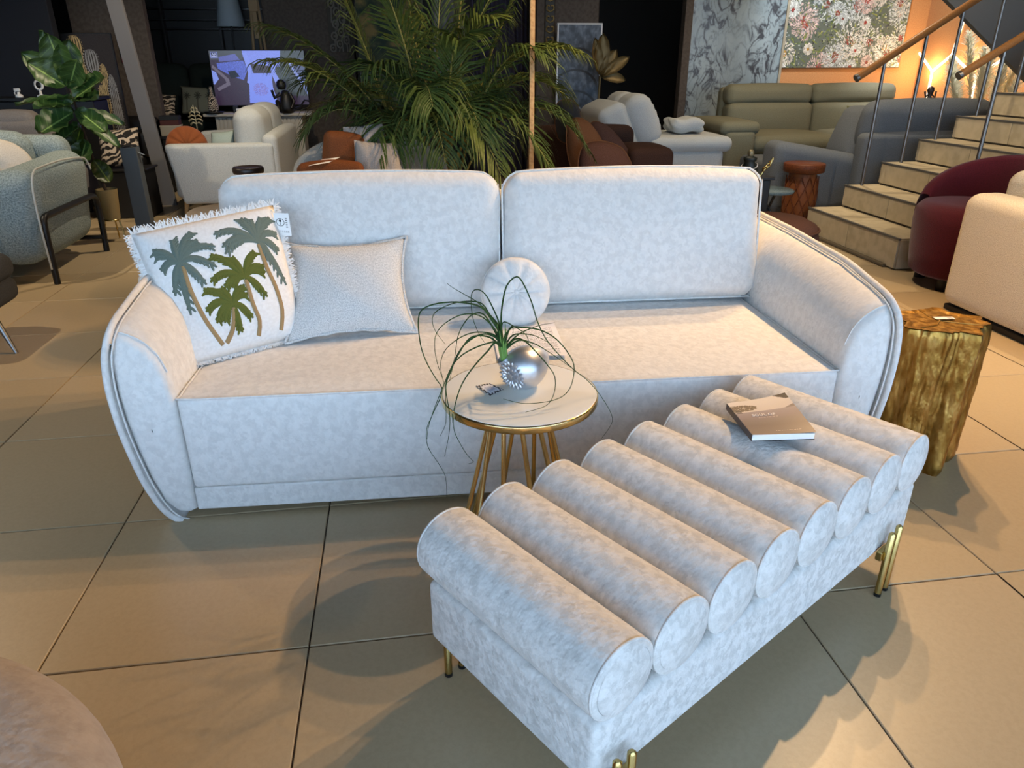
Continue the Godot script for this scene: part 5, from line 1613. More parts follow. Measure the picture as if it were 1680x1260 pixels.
func palm() -> void:
	var t := thing("areca_palm", "large bushy areca palm with arching fronds behind the velvet sofa", "plant", Vector3(1.06, 0, -3.05))
	var pm := plain(C(44, 46, 50), 0.6)
	var g := Geo.new()
	g.lathe([Vector2(0.0005, 0.0), Vector2(0.15, 0.0), Vector2(0.19, 0.36), Vector2(0.2, 0.38), Vector2(0.18, 0.38), Vector2(0.17, 0.34), Vector2(0.0005, 0.33)], 32)
	part(g, "pot", pm, t)
	var mats: Array = []
	for k in 3:
		var c: Color = [C(58, 78, 34), C(76, 92, 40), C(46, 68, 32)][k]
		var m := fabric(c.darkened(0.15), c.lightened(0.08), 3.0, 0.03, 0.1, 0.45, 10.0, 110 + k)
		m.backlight_enabled = true
		m.backlight = c.darkened(0.5)
		mats.append(m)
	var stemm := plain(C(128, 124, 62), 0.6)
	# tips (local to the pot) and how high each frond arches over
	var fr := [
		[-0.80, 1.42, 0.05, 0.20], [-0.82, 1.26, 0.15, 0.28], [-0.66, 0.92, 0.25, 0.45], [-0.42, 0.66, 0.55, 0.55], [-0.55, 1.85, -0.15, 0.1],
		[-0.12, 2.25, -0.1, 0.0], [0.30, 2.15, 0.0, 0.05], [0.62, 1.75, 0.05, 0.25], [0.88, 0.80, 0.20, 0.62], [0.62, 0.74, 0.40, 0.62],
		[0.34, 0.72, 0.50, 0.62], [0.05, 0.78, 0.55, 0.6], [-0.22, 0.82, 0.50, 0.5], [-0.50, 1.05, -0.3, 0.4], [0.45, 1.05, -0.4, 0.4],
		[0.15, 1.35, 0.45, 0.35], [0.78, 1.08, 0.0, 0.5], [-0.68, 1.15, -0.2, 0.35], [0.0, 1.05, 0.50, 0.5], [0.32, 1.45, 0.35, 0.35],
		[-0.32, 1.22, 0.35, 0.35], [0.58, 1.28, 0.35, 0.45], [-0.25, 1.7, 0.3, 0.2], [0.12, 1.9, 0.25, 0.15], [0.45, 1.7, 0.3, 0.25],
		[0.80, 1.30, 0.2, 0.45], [-0.45, 0.80, 0.1, 0.55], [0.25, 0.90, 0.45, 0.55], [-0.1, 1.5, -0.4, 0.2], [0.5, 0.86, 0.1, 0.6]]
	for k in fr.size():
		var f: Array = fr[k]
		var tip := Vector3(f[0], f[1], f[2])
		var a0 := TAU * k / 7.0
		var b := Vector3(cos(a0) * 0.09, 0.34, sin(a0) * 0.09)
		var mid := b.lerp(tip, 0.45) + Vector3(0, 0.25 + f[3], 0)
		var path := PackedVector3Array()
		for j in 25:
			var u := j / 24.0
			path.append(b * pow(1 - u, 2) + mid * (2 * u * (1 - u)) + tip * (u * u))
		var rg := Geo.new()
		var rad: Array = []
		for j in 25: rad.append(lerpf(0.009, 0.0018, j / 24.0))
		rg.tube(path, rad, 6)
		var fo := part(rg, "frond_stem", stemm, t)
		var lg := Geo.new()
		var n := 34
		for j in n:
			var u := lerpf(0.34, 0.995, float(j) / (n - 1))
			var i := clampi(int(u * 24), 0, 23)
			var p := path[i].lerp(path[i + 1], u * 24 - i)
			var dir := (path[i + 1] - path[i]).normalized()
			var sd := dir.cross(Vector3.UP).normalized()
			var ln := 0.36 * (0.35 + 0.65 * sin(PI * clampf((u - 0.25) / 0.75, 0.05, 0.93))) * rng.randf_range(0.85, 1.12)
			for s in [-1.0, 1.0]:
				var w := lerpf(0.5, 1.6, pow(u, 2.0))
				var d1: Vector3 = (dir * w + sd * s * rng.randf_range(0.75, 1.0) + Vector3(0, rng.randf_range(0.12, 0.3), 0)).normalized()
				var p1 := p + d1 * (ln * 0.38)
				var d2: Vector3 = (d1 + Vector3(0, -0.55, 0)).normalized()
				var p2 := p1 + d2 * (ln * 0.36)
				var d3: Vector3 = (d2 + Vector3(0, -0.95, 0)).normalized()
				var p3 := p2 + d3 * (ln * 0.3)
				var wv := dir.cross(d1).cross(d1).normalized() * 0.0062
				var up := dir.cross(d1).normalized() * 0.003
				lg.quad(p - wv * 0.4, p + up, p1 + up, p1 - wv)
				lg.quad(p + up, p + wv * 0.4, p1 + wv, p1 + up)
				lg.quad(p1 - wv, p1 + up, p2 + up, p2 - wv * 0.8)
				lg.quad(p1 + up, p1 + wv, p2 + wv * 0.8, p2 + up)
				lg.tri(p2 - wv * 0.8, p2 + wv * 0.8, p3)
		part(lg, "leaflets", mats[k % 3], fo)
	# support stick
	var st := thing("wooden_stick", "long slim pale wooden stick standing upright in front of the palm", "stick", Vector3(1.59, 0, -2.70))
	var sg := Geo.new()
	sg.rbox(Vector3(0, 1.25, 0), Vector3(0.026, 2.46, 0.02), 0.003, 1)
	part(sg, "shaft", M.oak, st)
	bx(st, "foot", M.oak, Vector3(0, 0.01, 0), Vector3(0.2, 0.02, 0.2), 0.004)

# ---------------------------------------------------------------- walls, pictures and panels at the back
func blossom_image(w: int, h: int) -> Image:
	var img := Image.create(w, h, false, Image.FORMAT_RGB8)
	var r := RandomNumberGenerator.new()
	r.seed = 77
	img.fill(C(84, 94, 86))
	var pal := [C(62, 84, 58), C(104, 126, 78), C(48, 54, 56), C(130, 142, 146), C(92, 98, 120), C(146, 158, 96), C(180, 190, 190), C(190, 196, 150)]
	for k in 2600:
		var c: Color = pal[r.randi() % pal.size()]
		var x := r.randi() % w
		var y := r.randi() % h
		img.fill_rect(Rect2i(x, y, r.randi_range(2, 9), r.randi_range(2, 6)), c.darkened(r.randf() * 0.3))
	# loose leaves
	for k in 240:
		var x := r.randf() * w
		var y := r.randf() * h
		var a := r.randf() * TAU
		var c := C(96, 116, 52).lerp(C(200, 196, 90), r.randf() * r.randf())
		for s in 14: img.fill_rect(Rect2i(clampi(int(x + cos(a) * s * 1.5), 0, w - 4), clampi(int(y + sin(a) * s * 1.5), 0, h - 4), 4 - s / 5, 4 - s / 5), c.darkened(r.randf() * 0.2))
	# open flowers: rings of short dabs, white to pink, red or yellow hearts
	for k in 64:
		var c0 := Vector2(r.randf() * w, r.randf() * h)
		var R := r.randf_range(16, 58) * w / 512.0
		if k == 0:
			c0 = Vector2(w * 0.56, h * 0.78)
			R = 62.0 * w / 512.0
		elif k == 1:
			c0 = Vector2(w * 0.8, h * 0.2)
			R = 66.0 * w / 512.0
		elif k == 2:
			c0 = Vector2(w * 0.24, h * 0.14)
			R = 54.0 * w / 512.0
		elif k == 3:
			c0 = Vector2(w * 0.64, h * 0.4)
			R = 46.0 * w / 512.0
		var tint: Color = [C(226, 230, 226), C(208, 218, 220), C(232, 226, 214), C(222, 196, 190)][k % 4]
		for j in 170:
			var a := r.randf() * TAU
			var d := sqrt(r.randf()) * R
			var p := c0 + Vector2(cos(a), sin(a)) * d
			var c := tint.darkened(r.randf() * 0.35 + (0.1 if r.randf() > 0.7 else 0.0))
			for s in 6:
				var q := p + Vector2(cos(a + 0.5), sin(a + 0.5)) * s
				img.fill_rect(Rect2i(clampi(int(q.x), 0, w - 4), clampi(int(q.y), 0, h - 4), 3, 3), c)
		var heart: Color = [C(168, 48, 40), C(150, 60, 46), C(196, 150, 60), C(176, 70, 60)][k % 4]
		for j in 26:
			var a := r.randf() * TAU
			var d := sqrt(r.randf()) * R * 0.26
			img.fill_rect(Rect2i(clampi(int(c0.x + cos(a) * d), 0, w - 4), clampi(int(c0.y + sin(a) * d), 0, h - 4), 3, 4), heart.darkened(r.randf() * 0.4))
	return img

func cactus_image() -> Image:
	var w := 160
	var h := 300
	var img := Image.create(w, h, false, Image.FORMAT_RGB8)
	var r := RandomNumberGenerator.new()
	r.seed = 6
	for y in h:
		for x in w: img.set_pixel(x, y, C(40, 36, 38).lerp(C(56, 50, 50), r.randf()))
	# column cacti: long ovals with ribs and a dotted edge
	for c in [[40, 34, 26, 32, 0], [52, 150, 20, 110, 0], [84, 74, 26, 34, 1], [116, 150, 16, 70, 0], [136, 220, 18, 110, 1], [96, 230, 18, 90, 0], [60, 250, 26, 60, 0]]:
		for y in range(maxi(c[1] - c[3], 0), mini(c[1] + c[3], h)):
			var k: float = (y - c[1]) / float(c[3])
			var half: float = c[2] * pow(maxf(1 - pow(absf(k), 3.0), 0.0), 0.5)
			for x in range(maxi(int(c[0] - half), 0), mini(int(c[0] + half), w)):
				var u: float = (x - c[0]) / maxf(half, 1.0)
				var col := C(196, 168, 116) if c[4] == 0 else C(150, 148, 146)
				if absf(fposmod(u * 3.0, 1.0) - 0.5) < 0.16: col = C(44, 38, 34)
				if absf(u) > 0.8 and (y / 4) % 2 == 0: col = C(44, 38, 34)
				img.set_pixel(x, y, col)
	return img

func marble_image() -> Image:
	var w := 240
	var h := 400
	var img := Image.create(w, h, false, Image.FORMAT_RGB8)
	var a := FastNoiseLite.new()
	a.seed = 12
	a.frequency = 0.019
	a.fractal_octaves = 5
	var b := FastNoiseLite.new()
	b.seed = 40
	b.frequency = 0.006
	b.fractal_octaves = 3
	for y in h:
		for x in w:
			var u := x + 22.0 * b.get_noise_2d(x * 1.7, y * 1.7)
			var v := y + 22.0 * b.get_noise_2d(x * 1.7 + 300, y * 1.7)
			var vein := pow(1.0 - minf(absf(a.get_noise_2d(u, v)) * 4.5, 1.0), 2.6) + 0.5 * pow(1.0 - minf(absf(a.get_noise_2d(u * 2.3 + 90, v * 2.3)) * 5.0, 1.0), 3.0)
			var patch := clampf(b.get_noise_2d(x + y * 0.8, y * 0.9 + 500) * 2.2 + 0.35, 0.0, 1.0)
			var c := C(150, 164, 170).lerp(C(126, 140, 147), clampf(a.get_noise_2d(x * 0.4, y * 0.4) + 0.5, 0, 1))
			c = c.lerp(C(58, 60, 66), clampf(vein * (0.25 + patch), 0.0, 0.9))
			img.set_pixel(x, y, c)
	return img

func flat_picture(parent: Node, called: String, mat: Material, x0: float, x1: float, y0: float, y1: float, z: float) -> void:
	var g := Geo.new()
	g.quad(Vector3(x0, y1, z), Vector3(x1, y1, z), Vector3(x1, y0, z), Vector3(x0, y0, z))
	part(g, called, mat, parent)

func back_walls() -> void:
	wall("wall_left_navy", M.navy, Vector3(-3.75, 1.62, -6.5), Vector3(3.2, 3.25, 0.12))
	wall("wall_left_taupe", M.taupe, Vector3(-1.88, 1.62, -7.15), Vector3(0.7, 3.25, 0.12))
	wall("wall_back_taupe", M.taupe, Vector3(-0.1, 1.62, -8.5), Vector3(1.02, 3.25, 0.12))
	wall("wall_back_middle", plain(C(24, 26, 26), 0.9), Vector3(1.45, 1.62, -8.0), Vector3(2.0, 3.25, 0.12))
	wall("wall_back_pillar", M.taupe, Vector3(2.64, 1.62, -6.8), Vector3(0.64, 3.25, 0.3))
	wall("trim_2", M.taupe, Vector3(4.045, 1.62, -7.05), Vector3(0.09, 3.25, 0.12))
	wall("wall_back_orange", M.orange, Vector3(6.25, 1.62, -7.55), Vector3(2.1, 3.25, 0.14))
	wall("wall_right_orange", M.orange, Vector3(7.27, 1.62, -6.0), Vector3(0.14, 3.25, 3.2))
	# cactus painting leaning on the wall, red emergency plate beside it
	var ca := thing("cactus_painting", "dark canvas painting of tan and grey cacti leaning behind the fig", "painting")
	bx(ca, "canvas_edge", M.black, Vector3(-2.02, 1.02, -6.83), Vector3(0.46, 0.98, 0.03), 0.003)
	flat_picture(ca, "canvas", picture(cactus_image(), 0.8), -2.24, -1.8, 0.54, 1.5, -6.812)
	var rs := thing("red_plate", "small red emergency plate on the taupe wall by the grey panel", "sign")
	bx(rs, "plate", plain(C(120, 22, 24), 0.5), Vector3(-1.77, 1.31, -7.075), Vector3(0.09, 0.12, 0.01), 0.002)
	bx(rs, "mark", plain(C(190, 180, 176), 0.5), Vector3(-1.77, 1.31, -7.069), Vector3(0.02, 0.05, 0.004), 0.001)
	# carved ornament beside the television
	var om := plain(C(104, 100, 92), 0.7)
	var co := thing("carved_ornament", "grey carved wall ornament of peacock feather eyes beside the palm", "ornament")
	var rr := RandomNumberGenerator.new()
	rr.seed = 15
	for k in 17:
		var x := 0.17 + 0.22 * ((k * 0.37) - floorf(k * 0.37))
		var y := 1.4 + k * 0.043
		var ring := PackedVector3Array()
		var R := 0.032
		for j in 14: ring.append(Vector3(x + cos(TAU * j / 14) * R, y + sin(TAU * j / 14) * R * 1.25, -8.4))
		var fe := pipe(co, "feather_eye", om, ring, 0.011, 6, true)
		var ball := Geo.new()
		ball.lathe([Vector2(0.0005, 0.012), Vector2(0.01, 0.008), Vector2(0.014, 0.0)], 12, Transform3D(Basis(Vector3.RIGHT, PI / 2), Vector3(x, y, -8.405)))
		part(ball, "pupil", om, fe)
		pipe(co, "feather_stem", om, PackedVector3Array([Vector3(x, y - R * 1.2, -8.41), Vector3(x + rr.randf_range(-0.02, 0.02), y - 0.2 if y > 1.62 else 1.36, -8.41)]), 0.009, 6)
	bx(co, "back_board", plain(C(62, 58, 52), 0.8), Vector3(0.28, 1.85, -8.43), Vector3(0.3, 0.98, 0.02), 0.006)
	# two dim paintings behind the palm
	var pi := Image.create(128, 160, false, Image.FORMAT_RGB8)
	var pn := FastNoiseLite.new()
	pn.seed = 31
	pn.frequency = 0.02
	for y in 160:
		for x in 128:
			var v := pn.get_noise_2d(x, y * 2.0)
			pi.set_pixel(x, y, C(20, 40, 30).lerp(C(112, 96, 54), clampf(v * 1.6 + 0.4, 0, 1)) if y < 90 else C(16, 34, 26).lerp(C(60, 66, 44), clampf(v + 0.4, 0, 1)))
	var p1 := thing("green_painting", "dark green and ochre painting half hidden by the palm", "painting")
	bx(p1, "canvas_edge", M.black, Vector3(0.86, 1.5, -7.91), Vector3(0.76, 1.5, 0.04), 0.004)
	flat_picture(p1, "canvas", picture(pi, 0.8), 0.49, 1.23, 0.76, 2.24, -7.885)
	var pi2 := Image.create(96, 160, false, Image.FORMAT_RGB8)
	for y in 160:
		for x in 96: pi2.set_pixel(x, y, C(52, 52, 56).lerp(C(128, 128, 124), clampf(pn.get_noise_2d(x * 2.0 + 90, y * 0.8) * 1.5 + 0.4, 0, 1)))
	var p2 := thing("grey_painting", "pale grey streaked painting half hidden by the palm", "painting")
	bx(p2, "canvas_edge", M.black, Vector3(1.58, 1.5, -7.91), Vector3(0.5, 1.5, 0.04), 0.004)
	flat_picture(p2, "canvas", picture(pi2, 0.8), 1.34, 1.82, 0.76, 2.24, -7.885)
	# purple grey curtain
	var cu := Geo.new()
	cu.grid(60, 6, func(u: float, v: float): return Vector3(lerpf(1.72, 2.34, u), lerpf(0.02, 3.2, v), -7.35 + 0.035 * sin(u * TAU * 7.0) + 0.012 * sin(u * 50.0)))
	single(cu, "curtain", fabric(C(52, 48, 60), C(66, 62, 74), 3.0, 0.1, 0.3, 0.9, 8.0, 121, M.fine), "dark mauve grey hanging curtain behind the palm", "curtain")
	# bronze carved strip on the pillar
	var bo := thing("bronze_ornament", "narrow bronze carved strip hanging on the taupe pillar", "ornament")
	var bm := plain(C(120, 100, 58), 0.4, 0.7)
	bx(bo, "strip", plain(C(30, 26, 18), 0.6), Vector3(2.45, 1.85, -6.635), Vector3(0.1, 0.95, 0.02), 0.006)
	for k in 10:
		var y := 1.42 + k * 0.095
		for s in [-1.0, 1.0]: pipe(bo, "scroll", bm, smooth_path([Vector3(2.45, y, -6.615), Vector3(2.45 + s * 0.035, y + 0.02, -6.615), Vector3(2.45 + s * 0.03, y + 0.055, -6.61), Vector3(2.45 + s * 0.008, y + 0.05, -6.61)], 0.02), 0.008, 6)
	# framed dark blue picture
	var fi := Image.create(96, 160, false, Image.FORMAT_RGB8)
	for y in 160:
		for x in 96:
			var c := C(34, 44, 58).lerp(C(96, 106, 120), clampf(pn.get_noise_2d(x * 3.0, y * 3.0 + 400) * 0.9 + 0.35, 0, 1))
			for k in 4:
				var d := Vector2((x - 40.0) / 52.0, (y - 70.0 - k * 34.0) / 34.0).length()
				if absf(d - 1.0) < 0.05 and y < 70 + k * 34: c = C(18, 22, 30)
			var e := Vector2(x - 46, y - 142).length()
			if absf(e - 12) < 1.2 or absf(e - 7) < 0.8: c = C(150, 160, 172)
			fi.set_pixel(x, y, c)
	var fp := thing("framed_blue_picture", "dark blue arch picture in a thin white frame behind the gold palm lamp", "picture")
	bx(fp, "frame", plain(C(186, 188, 192), 0.5), Vector3(2.73, 0.8, -6.5), Vector3(0.46, 1.6, 0.03), 0.004)
	flat_picture(fp, "print", picture(fi, 0.5), 2.515, 2.945, 0.65, 1.585, -6.484)
	flat_picture(fp, "mount_board", plain(C(60, 68, 80), 0.7), 2.515, 2.945, 0.02, 0.65, -6.484)
	var gl := thing("gold_palm_lamp", "dim gold palm leaf floor lamp in front of the framed blue picture", "floor lamp", Vector3(2.86, 0, -6.2))
	var gm := plain(C(88, 75, 46), 0.45, 0.6)
	var gf := Geo.new()
	gf.lathe([Vector2(0.0005, 0), Vector2(0.12, 0), Vector2(0.12, 0.02), Vector2(0.02, 0.03)], 20)
	part(gf, "foot", gm, gl)
	pipe(gl, "stem", gm, V([0, 0.02, 0, 0.0, 0.6, 0, 0.02, 1.12, 0]), 0.012)
	for l in [[0.03, 1.5, 0.0, 0.16, 0.0], [0.18, 1.36, 0.0, 0.13, 0.1], [0.30, 1.30, 0.05, 0.12, 0.25], [0.28, 1.1, 0.05, 0.11, 0.3], [-0.06, 1.46, 0.03, 0.12, 0.0]]:
		var bg := big_leaf(Vector3(0.02, 1.12, 0), Vector3(l[0], l[1], l[2]), l[3], Vector3(0.1, 0.3, 1).normalized(), l[4])
		part(bg, "gold_leaf", gm, gl)
	# marble slab wrapped in film
	var ms := thing("marble_slab", "tall white marble slab with dark veins standing beside the doorway", "slab")
	bx(ms, "slab", plain(C(150, 160, 164), 0.3), Vector3(4.68, 1.5, -7.2), Vector3(1.14, 3.0, 0.05), 0.003)
	flat_picture(ms, "polished_face", picture(marble_image(), 0.22), 4.112, 5.248, 0.002, 2.998, -7.173)
	bx(ms, "edge_strip", plain(C(150, 142, 124), 0.5), Vector3(5.255, 1.5, -7.19), Vector3(0.03, 3.0, 0.06), 0.003)
	# flower painting
	var fl := thing("flower_painting", "large oil painting of white and red blossoms on the orange wall", "painting")
	bx(fl, "canvas_edge", plain(C(60, 58, 52), 0.8), Vector3(6.12, 1.85, -7.46), Vector3(1.6, 1.36, 0.04), 0.004)
	flat_picture(fl, "canvas", picture(blossom_image(512, 432), 0.55), 5.325, 6.915, 1.175, 2.525, -7.437)
	# glowing hexagon strips on the side wall
	var lm := StandardMaterial3D.new()
	lm.albedo_color = Color(0.9, 0.9, 0.9)
	lm.emission_enabled = true
	lm.emission = Color(1.0, 0.93, 0.8)
	lm.emission_energy_multiplier = 3.0
	var led := thing("hexagon_wall_light", "glowing white light strips forming a hexagon on the orange side wall", "wall light")
	for s in [[-7.51, 1.35, -7.18, 1.13], [-7.18, 1.13, -6.90, 1.31], [-7.18, 1.13, -7.16, 0.62], [-6.90, 1.31, -6.83, 1.72], [-6.90, 1.31, -6.45, 1.08], [-6.45, 1.08, -6.43, 0.62], [-6.45, 1.08, -6.05, 1.3], [-6.05, 1.3, -6.02, 1.7]]:
		pipe(led, "strip", lm, PackedVector3Array([Vector3(7.185, s[1], s[0]), Vector3(7.185, s[3], s[2])]), 0.014, 8)
	for p in [Vector3(7.1, 1.15, -7.15), Vector3(7.1, 1.2, -6.6), Vector3(7.1, 1.2, -6.0)]:
		var o := OmniLight3D.new()
		o.name = uniq(led, "glow")
		o.light_color = Color(1.0, 0.86, 0.64)
		o.light_energy = 0.28
		o.light_size = 0.1
		o.omni_range = 10.0
		o.omni_attenuation = 2.0
		o.shadow_enabled = true
		led.add_child(o)
		o.position = p
# ---------------------------------------------------------------- sofas to the right
func rounded(p: Vector2) -> Vector2:
	# pulls the corners of a square in to a rounded outline
	var x := 2.0 * p.x - 1.0
	var y := 2.0 * p.y - 1.0
	return Vector2(0.5 + 0.5 * x * sqrt(1.0 - 0.38 * y * y), 0.5 + 0.5 * y * sqrt(1.0 - 0.38 * x * x))

func right_group() -> void:
	# white recliner seen from its side
	var wm := fabric(C(160, 163, 162), C(182, 184, 182), 2.5, 0.1, 0.4, 0.9, 10.0, 131, M.fine)
	var r := thing("white_recliner", "pale grey white sofa with gathered back cushions facing the stairs", "sofa", Vector3(3.15, 0, -5.35))
	soft(r, "base", wm, Vector3(0.05, 0.3, 0), Vector3(1.04, 0.48, 0.76), 0.05)
	soft(r, "seat_cushion", wm, Vector3(0.25, 0.58, 0), Vector3(0.78, 0.13, 0.78), 0.06, Vector3(0.01, 0.02, 0.01))
	var bs := soft(r, "back_shell", wm, Vector3.ZERO, Vector3(0.26, 0.62, 0.76), 0.07)
	bs.position = Vector3(-0.36, 0.62, 0)
	bs.rotation.z = deg_to_rad(24)
	for k in 2:
		var g := Geo.new()
		g.rbox(Vector3.ZERO, Vector3(0.2, 0.46, 0.38), 0.09, 5, 14, func(o: Vector3, h: Vector3):
			var q := o / h
			return o + Vector3(0.04 * q.x * (1 - q.y * q.y) + 0.006 * sin(q.y * 24.0) * maxf(q.x, 0.0) * (1 - q.z * q.z), 0, 0))
		var c := part(g, "back_cushion", wm, r)
		c.position = Vector3(-0.18, 0.78, 0.19 - k * 0.38)
		c.rotation.z = deg_to_rad(26)
	var wr := Geo.new()
	wr.rbox(Vector3.ZERO, Vector3(0.3, 0.12, 0.3), 0.05, 4, 10, func(o: Vector3, h: Vector3):
		return o + Vector3(0.008 * sin(o.y * 90.0 + o.z * 40.0), 0.01 * sin(o.x * 30.0), 0.0))
	var wc := single(wr, "white_wrapped_cushion", wm, "small white cushion in crumpled wrapping on the recliner's seat", "cushion")
	wc.position = Vector3(3.42, 0.73, -5.25)
	# brown velvet sofa and its cushions
	var bm := fabric(C(46, 30, 24), C(72, 50, 40), 3.0, 0.1, 0.4, 0.85, 12.0, 132, M.fine)
	var b := thing("brown_velvet_sofa", "dark brown velvet sofa behind the velvet sofa's right cushion", "sofa", Vector3(2.35, 0, -3.95))
	soft(b, "seat", bm, Vector3(0.0, 0.26, 0.18), Vector3(0.8, 0.4, 1.02), 0.05)
	soft(b, "arm", bm, Vector3(0.24, 0.45, 0.12), Vector3(0.32, 0.52, 0.46), 0.05)
	soft(b, "backrest", bm, Vector3(-0.1, 0.5, -0.34), Vector3(0.8, 0.62, 0.16), 0.06)
	var bt := fabric(C(80, 53, 36), C(106, 76, 53), 4.0, 0.1, 0.4, 0.85, 10.0, 133, M.fine)
	var bd := fabric(C(54, 36, 32), C(84, 62, 56), 4.0, 0.1, 0.4, 0.85, 10.0, 134, M.fine)
	var cs := [
		[Vector3(1.98, 0.90, -3.72), Vector3(2.18, 0.91, -3.76), Vector3(2.36, 0.52, -3.60), Vector3(2.02, 0.50, -3.56), bt, "tan velvet cushion with a corded edge on the dark brown sofa"],
		[Vector3(2.02, 0.80, -3.44), Vector3(2.36, 0.76, -3.48), Vector3(2.44, 0.46, -3.40), Vector3(2.02, 0.46, -3.36), bd, "dark brown cushion with a tan corded edge lying foremost on the dark brown sofa"],
		[Vector3(2.16, 0.88, -3.86), Vector3(2.34, 0.86, -3.88), Vector3(2.56, 0.52, -3.66), Vector3(2.24, 0.50, -3.66), bd, "plum brown cushion against the dark brown sofa's arm"],
		[Vector3(1.98, 1.02, -4.0), Vector3(2.16, 1.0, -4.0), Vector3(2.18, 0.72, -3.94), Vector3(1.98, 0.72, -3.94), plain(C(26, 28, 32), 0.9), "near black cushion topmost on the dark brown sofa"]]
	for c in cs:
		var q: Array[Vector3] = [c[0], c[1], c[2], c[3]]
		var t := thing("velvet_cushion", c[5], "cushion")
		var g := Geo.new()
		for f in [1.0, -1.0]: g.grid(16, 16, func(a: float, d: float):
			var rd := rounded(Vector2(a if f > 0 else 1.0 - a, d))
			return pillow_point(q, rd.x, rd.y, 0.0, 0.0, 0.0) + pillow_point(q, a if f > 0 else 1.0 - a, d, f, 0.09, 0.0) - pillow_point(q, a if f > 0 else 1.0 - a, d, 0.0, 0.0, 0.0))
		part(g, "cover", c[4], t)
		var ed: Array = []
		for side in 4:
			for k in 8:
				var u := k / 8.0
				var st: Vector2 = [Vector2(u, 0), Vector2(1, u), Vector2(1 - u, 1), Vector2(0, 1 - u)][side]
				ed.append(pillow_point(q, rounded(st).x, rounded(st).y, 0.0, 0.0, 0.0))
		pipe(t, "cord", bt, smooth_path(ed, 0.05, true), 0.005, 6, true)
	# olive sofa on the orange wall side
	var om := fabric(C(110, 108, 90), C(130, 127, 106), 2.5, 0.1, 0.4, 0.95, 12.0, 135, M.fine)
	var o := thing("olive_sofa", "olive grey two seat recliner sofa in front of the orange wall", "sofa", Vector3(5.1, 0, -6.1))
	soft(o, "base", om, Vector3(0.0, 0.25, 0.0), Vector3(1.9, 0.4, 0.86), 0.05)
	for k in 2:
		var x := -0.36 + k * 0.95
		soft(o, "seat_cushion", om, Vector3(x, 0.5, 0.12), Vector3(0.93, 0.16, 0.78), 0.07, Vector3(0.01, 0.03, 0.01))
		soft(o, "lumbar_cushion", om, Vector3(x, 0.68, -0.22), Vector3(0.93, 0.34, 0.22), 0.06, Vector3(0.01, 0.01, 0.03))
		soft(o, "head_cushion", om, Vector3(x, 0.93, -0.26), Vector3(0.93, 0.2, 0.22), 0.07, Vector3(0.01, 0.01, 0.03))
	soft(o, "back_shell", om, Vector3(0.11, 0.55, -0.4), Vector3(1.88, 0.9, 0.14), 0.05)
	for x in [-0.97, 1.2]:
		soft(o, "arm", om, Vector3(x, 0.4, 0.08), Vector3(0.32, 0.5, 0.92), 0.06)
		soft(o, "arm_pad", om, Vector3(x, 0.66, 0.08), Vector3(0.4, 0.12, 0.9), 0.055, Vector3(0.01, 0.015, 0.01))
	var oq: Array[Vector3] = [Vector3(5.35, 0.84, -5.86), Vector3(5.68, 0.82, -5.86), Vector3(5.66, 0.56, -5.68), Vector3(5.34, 0.56, -5.68)]
	var og := Geo.new()
	for f in [1.0, -1.0]: og.grid(14, 14, func(a: float, d: float): return pillow_point(oq, a if f > 0 else 1.0 - a, d, f, 0.05, 0.05))
	single(og, "olive_cushion", fabric(C(92, 92, 62), C(116, 114, 80), 4.0, 0.1, 0.4, 0.9, 8.0, 136, M.fine), "small olive green cushion on the olive grey sofa", "cushion")
	# blue grey corner sofa with its back to the stairs
	var gm := fabric(C(82, 87, 92), C(104, 108, 112), 2.5, 0.1, 0.5, 0.95, 12.0, 137, M.fine)
	var s := thing("blue_grey_sofa", "blue grey sofa standing with its back against the stair railing", "sofa", Vector3(4.75, 0, -4.79))
	var ag := Geo.new()
	ag.rbox(Vector3(-0.45, 0.33, 0.28), Vector3(0.82, 0.5, 0.3), 0.09, 5, 10, func(q: Vector3, h: Vector3):
		return q + Vector3(0, (-0.07 * q.x / h.x + 0.02) if q.y > 0 else 0.0, 0.0))
	part(ag, "arm", gm, s)
	soft(s, "seat", gm, Vector3(0.1, 0.28, -0.1), Vector3(1.7, 0.36, 0.8), 0.05)
	soft(s, "backrest", gm, Vector3(0.42, 0.42, 0.47), Vector3(1.2, 0.6, 0.16), 0.05)
	var bc := soft(s, "back_cushion", gm, Vector3.ZERO, Vector3(1.1, 0.4, 0.2), 0.09, Vector3(0.03, 0.02, 0.03))
	bc.position = Vector3(0.42, 0.76, 0.38)
	bc.rotation.x = deg_to_rad(10)
	var sc := soft(s, "side_cushion", gm, Vector3.ZERO, Vector3(0.16, 0.44, 0.4), 0.07, Vector3(0.03, 0.02, 0.02))
	sc.position = Vector3(-0.06, 0.68, 0.16)
	sc.rotation.z = deg_to_rad(-20)
	for x in [-0.7, 0.85]:
		for z in [-0.4, 0.3]: pipe(s, "leg", M.black, PackedVector3Array([Vector3(x, 0, z), Vector3(x, 0.12, z)]), 0.02)
	# little dark figurine on the sofa's back
	var fg := thing("dark_figurine", "small dark carved figurine standing on the blue grey sofa's back", "figurine", Vector3(5.16, 0.95, -4.40))
	var fgm := plain(C(34, 22, 18), 0.45)
	var g1 := Geo.new()
	g1.lathe([Vector2(0.0005, 0.0), Vector2(0.03, 0.0), Vector2(0.026, 0.02), Vector2(0.014, 0.035), Vector2(0.02, 0.06), Vector2(0.028, 0.08), Vector2(0.022, 0.105), Vector2(0.0005, 0.115)], 16)
	part(g1, "body", fgm, fg)
	for sd in [-1.0, 1.0]: pipe(fg, "arm", fgm, V([sd * 0.018, 0.05, 0, sd * 0.04, 0.03, 0.01, sd * 0.05, 0.075, 0]), 0.007)
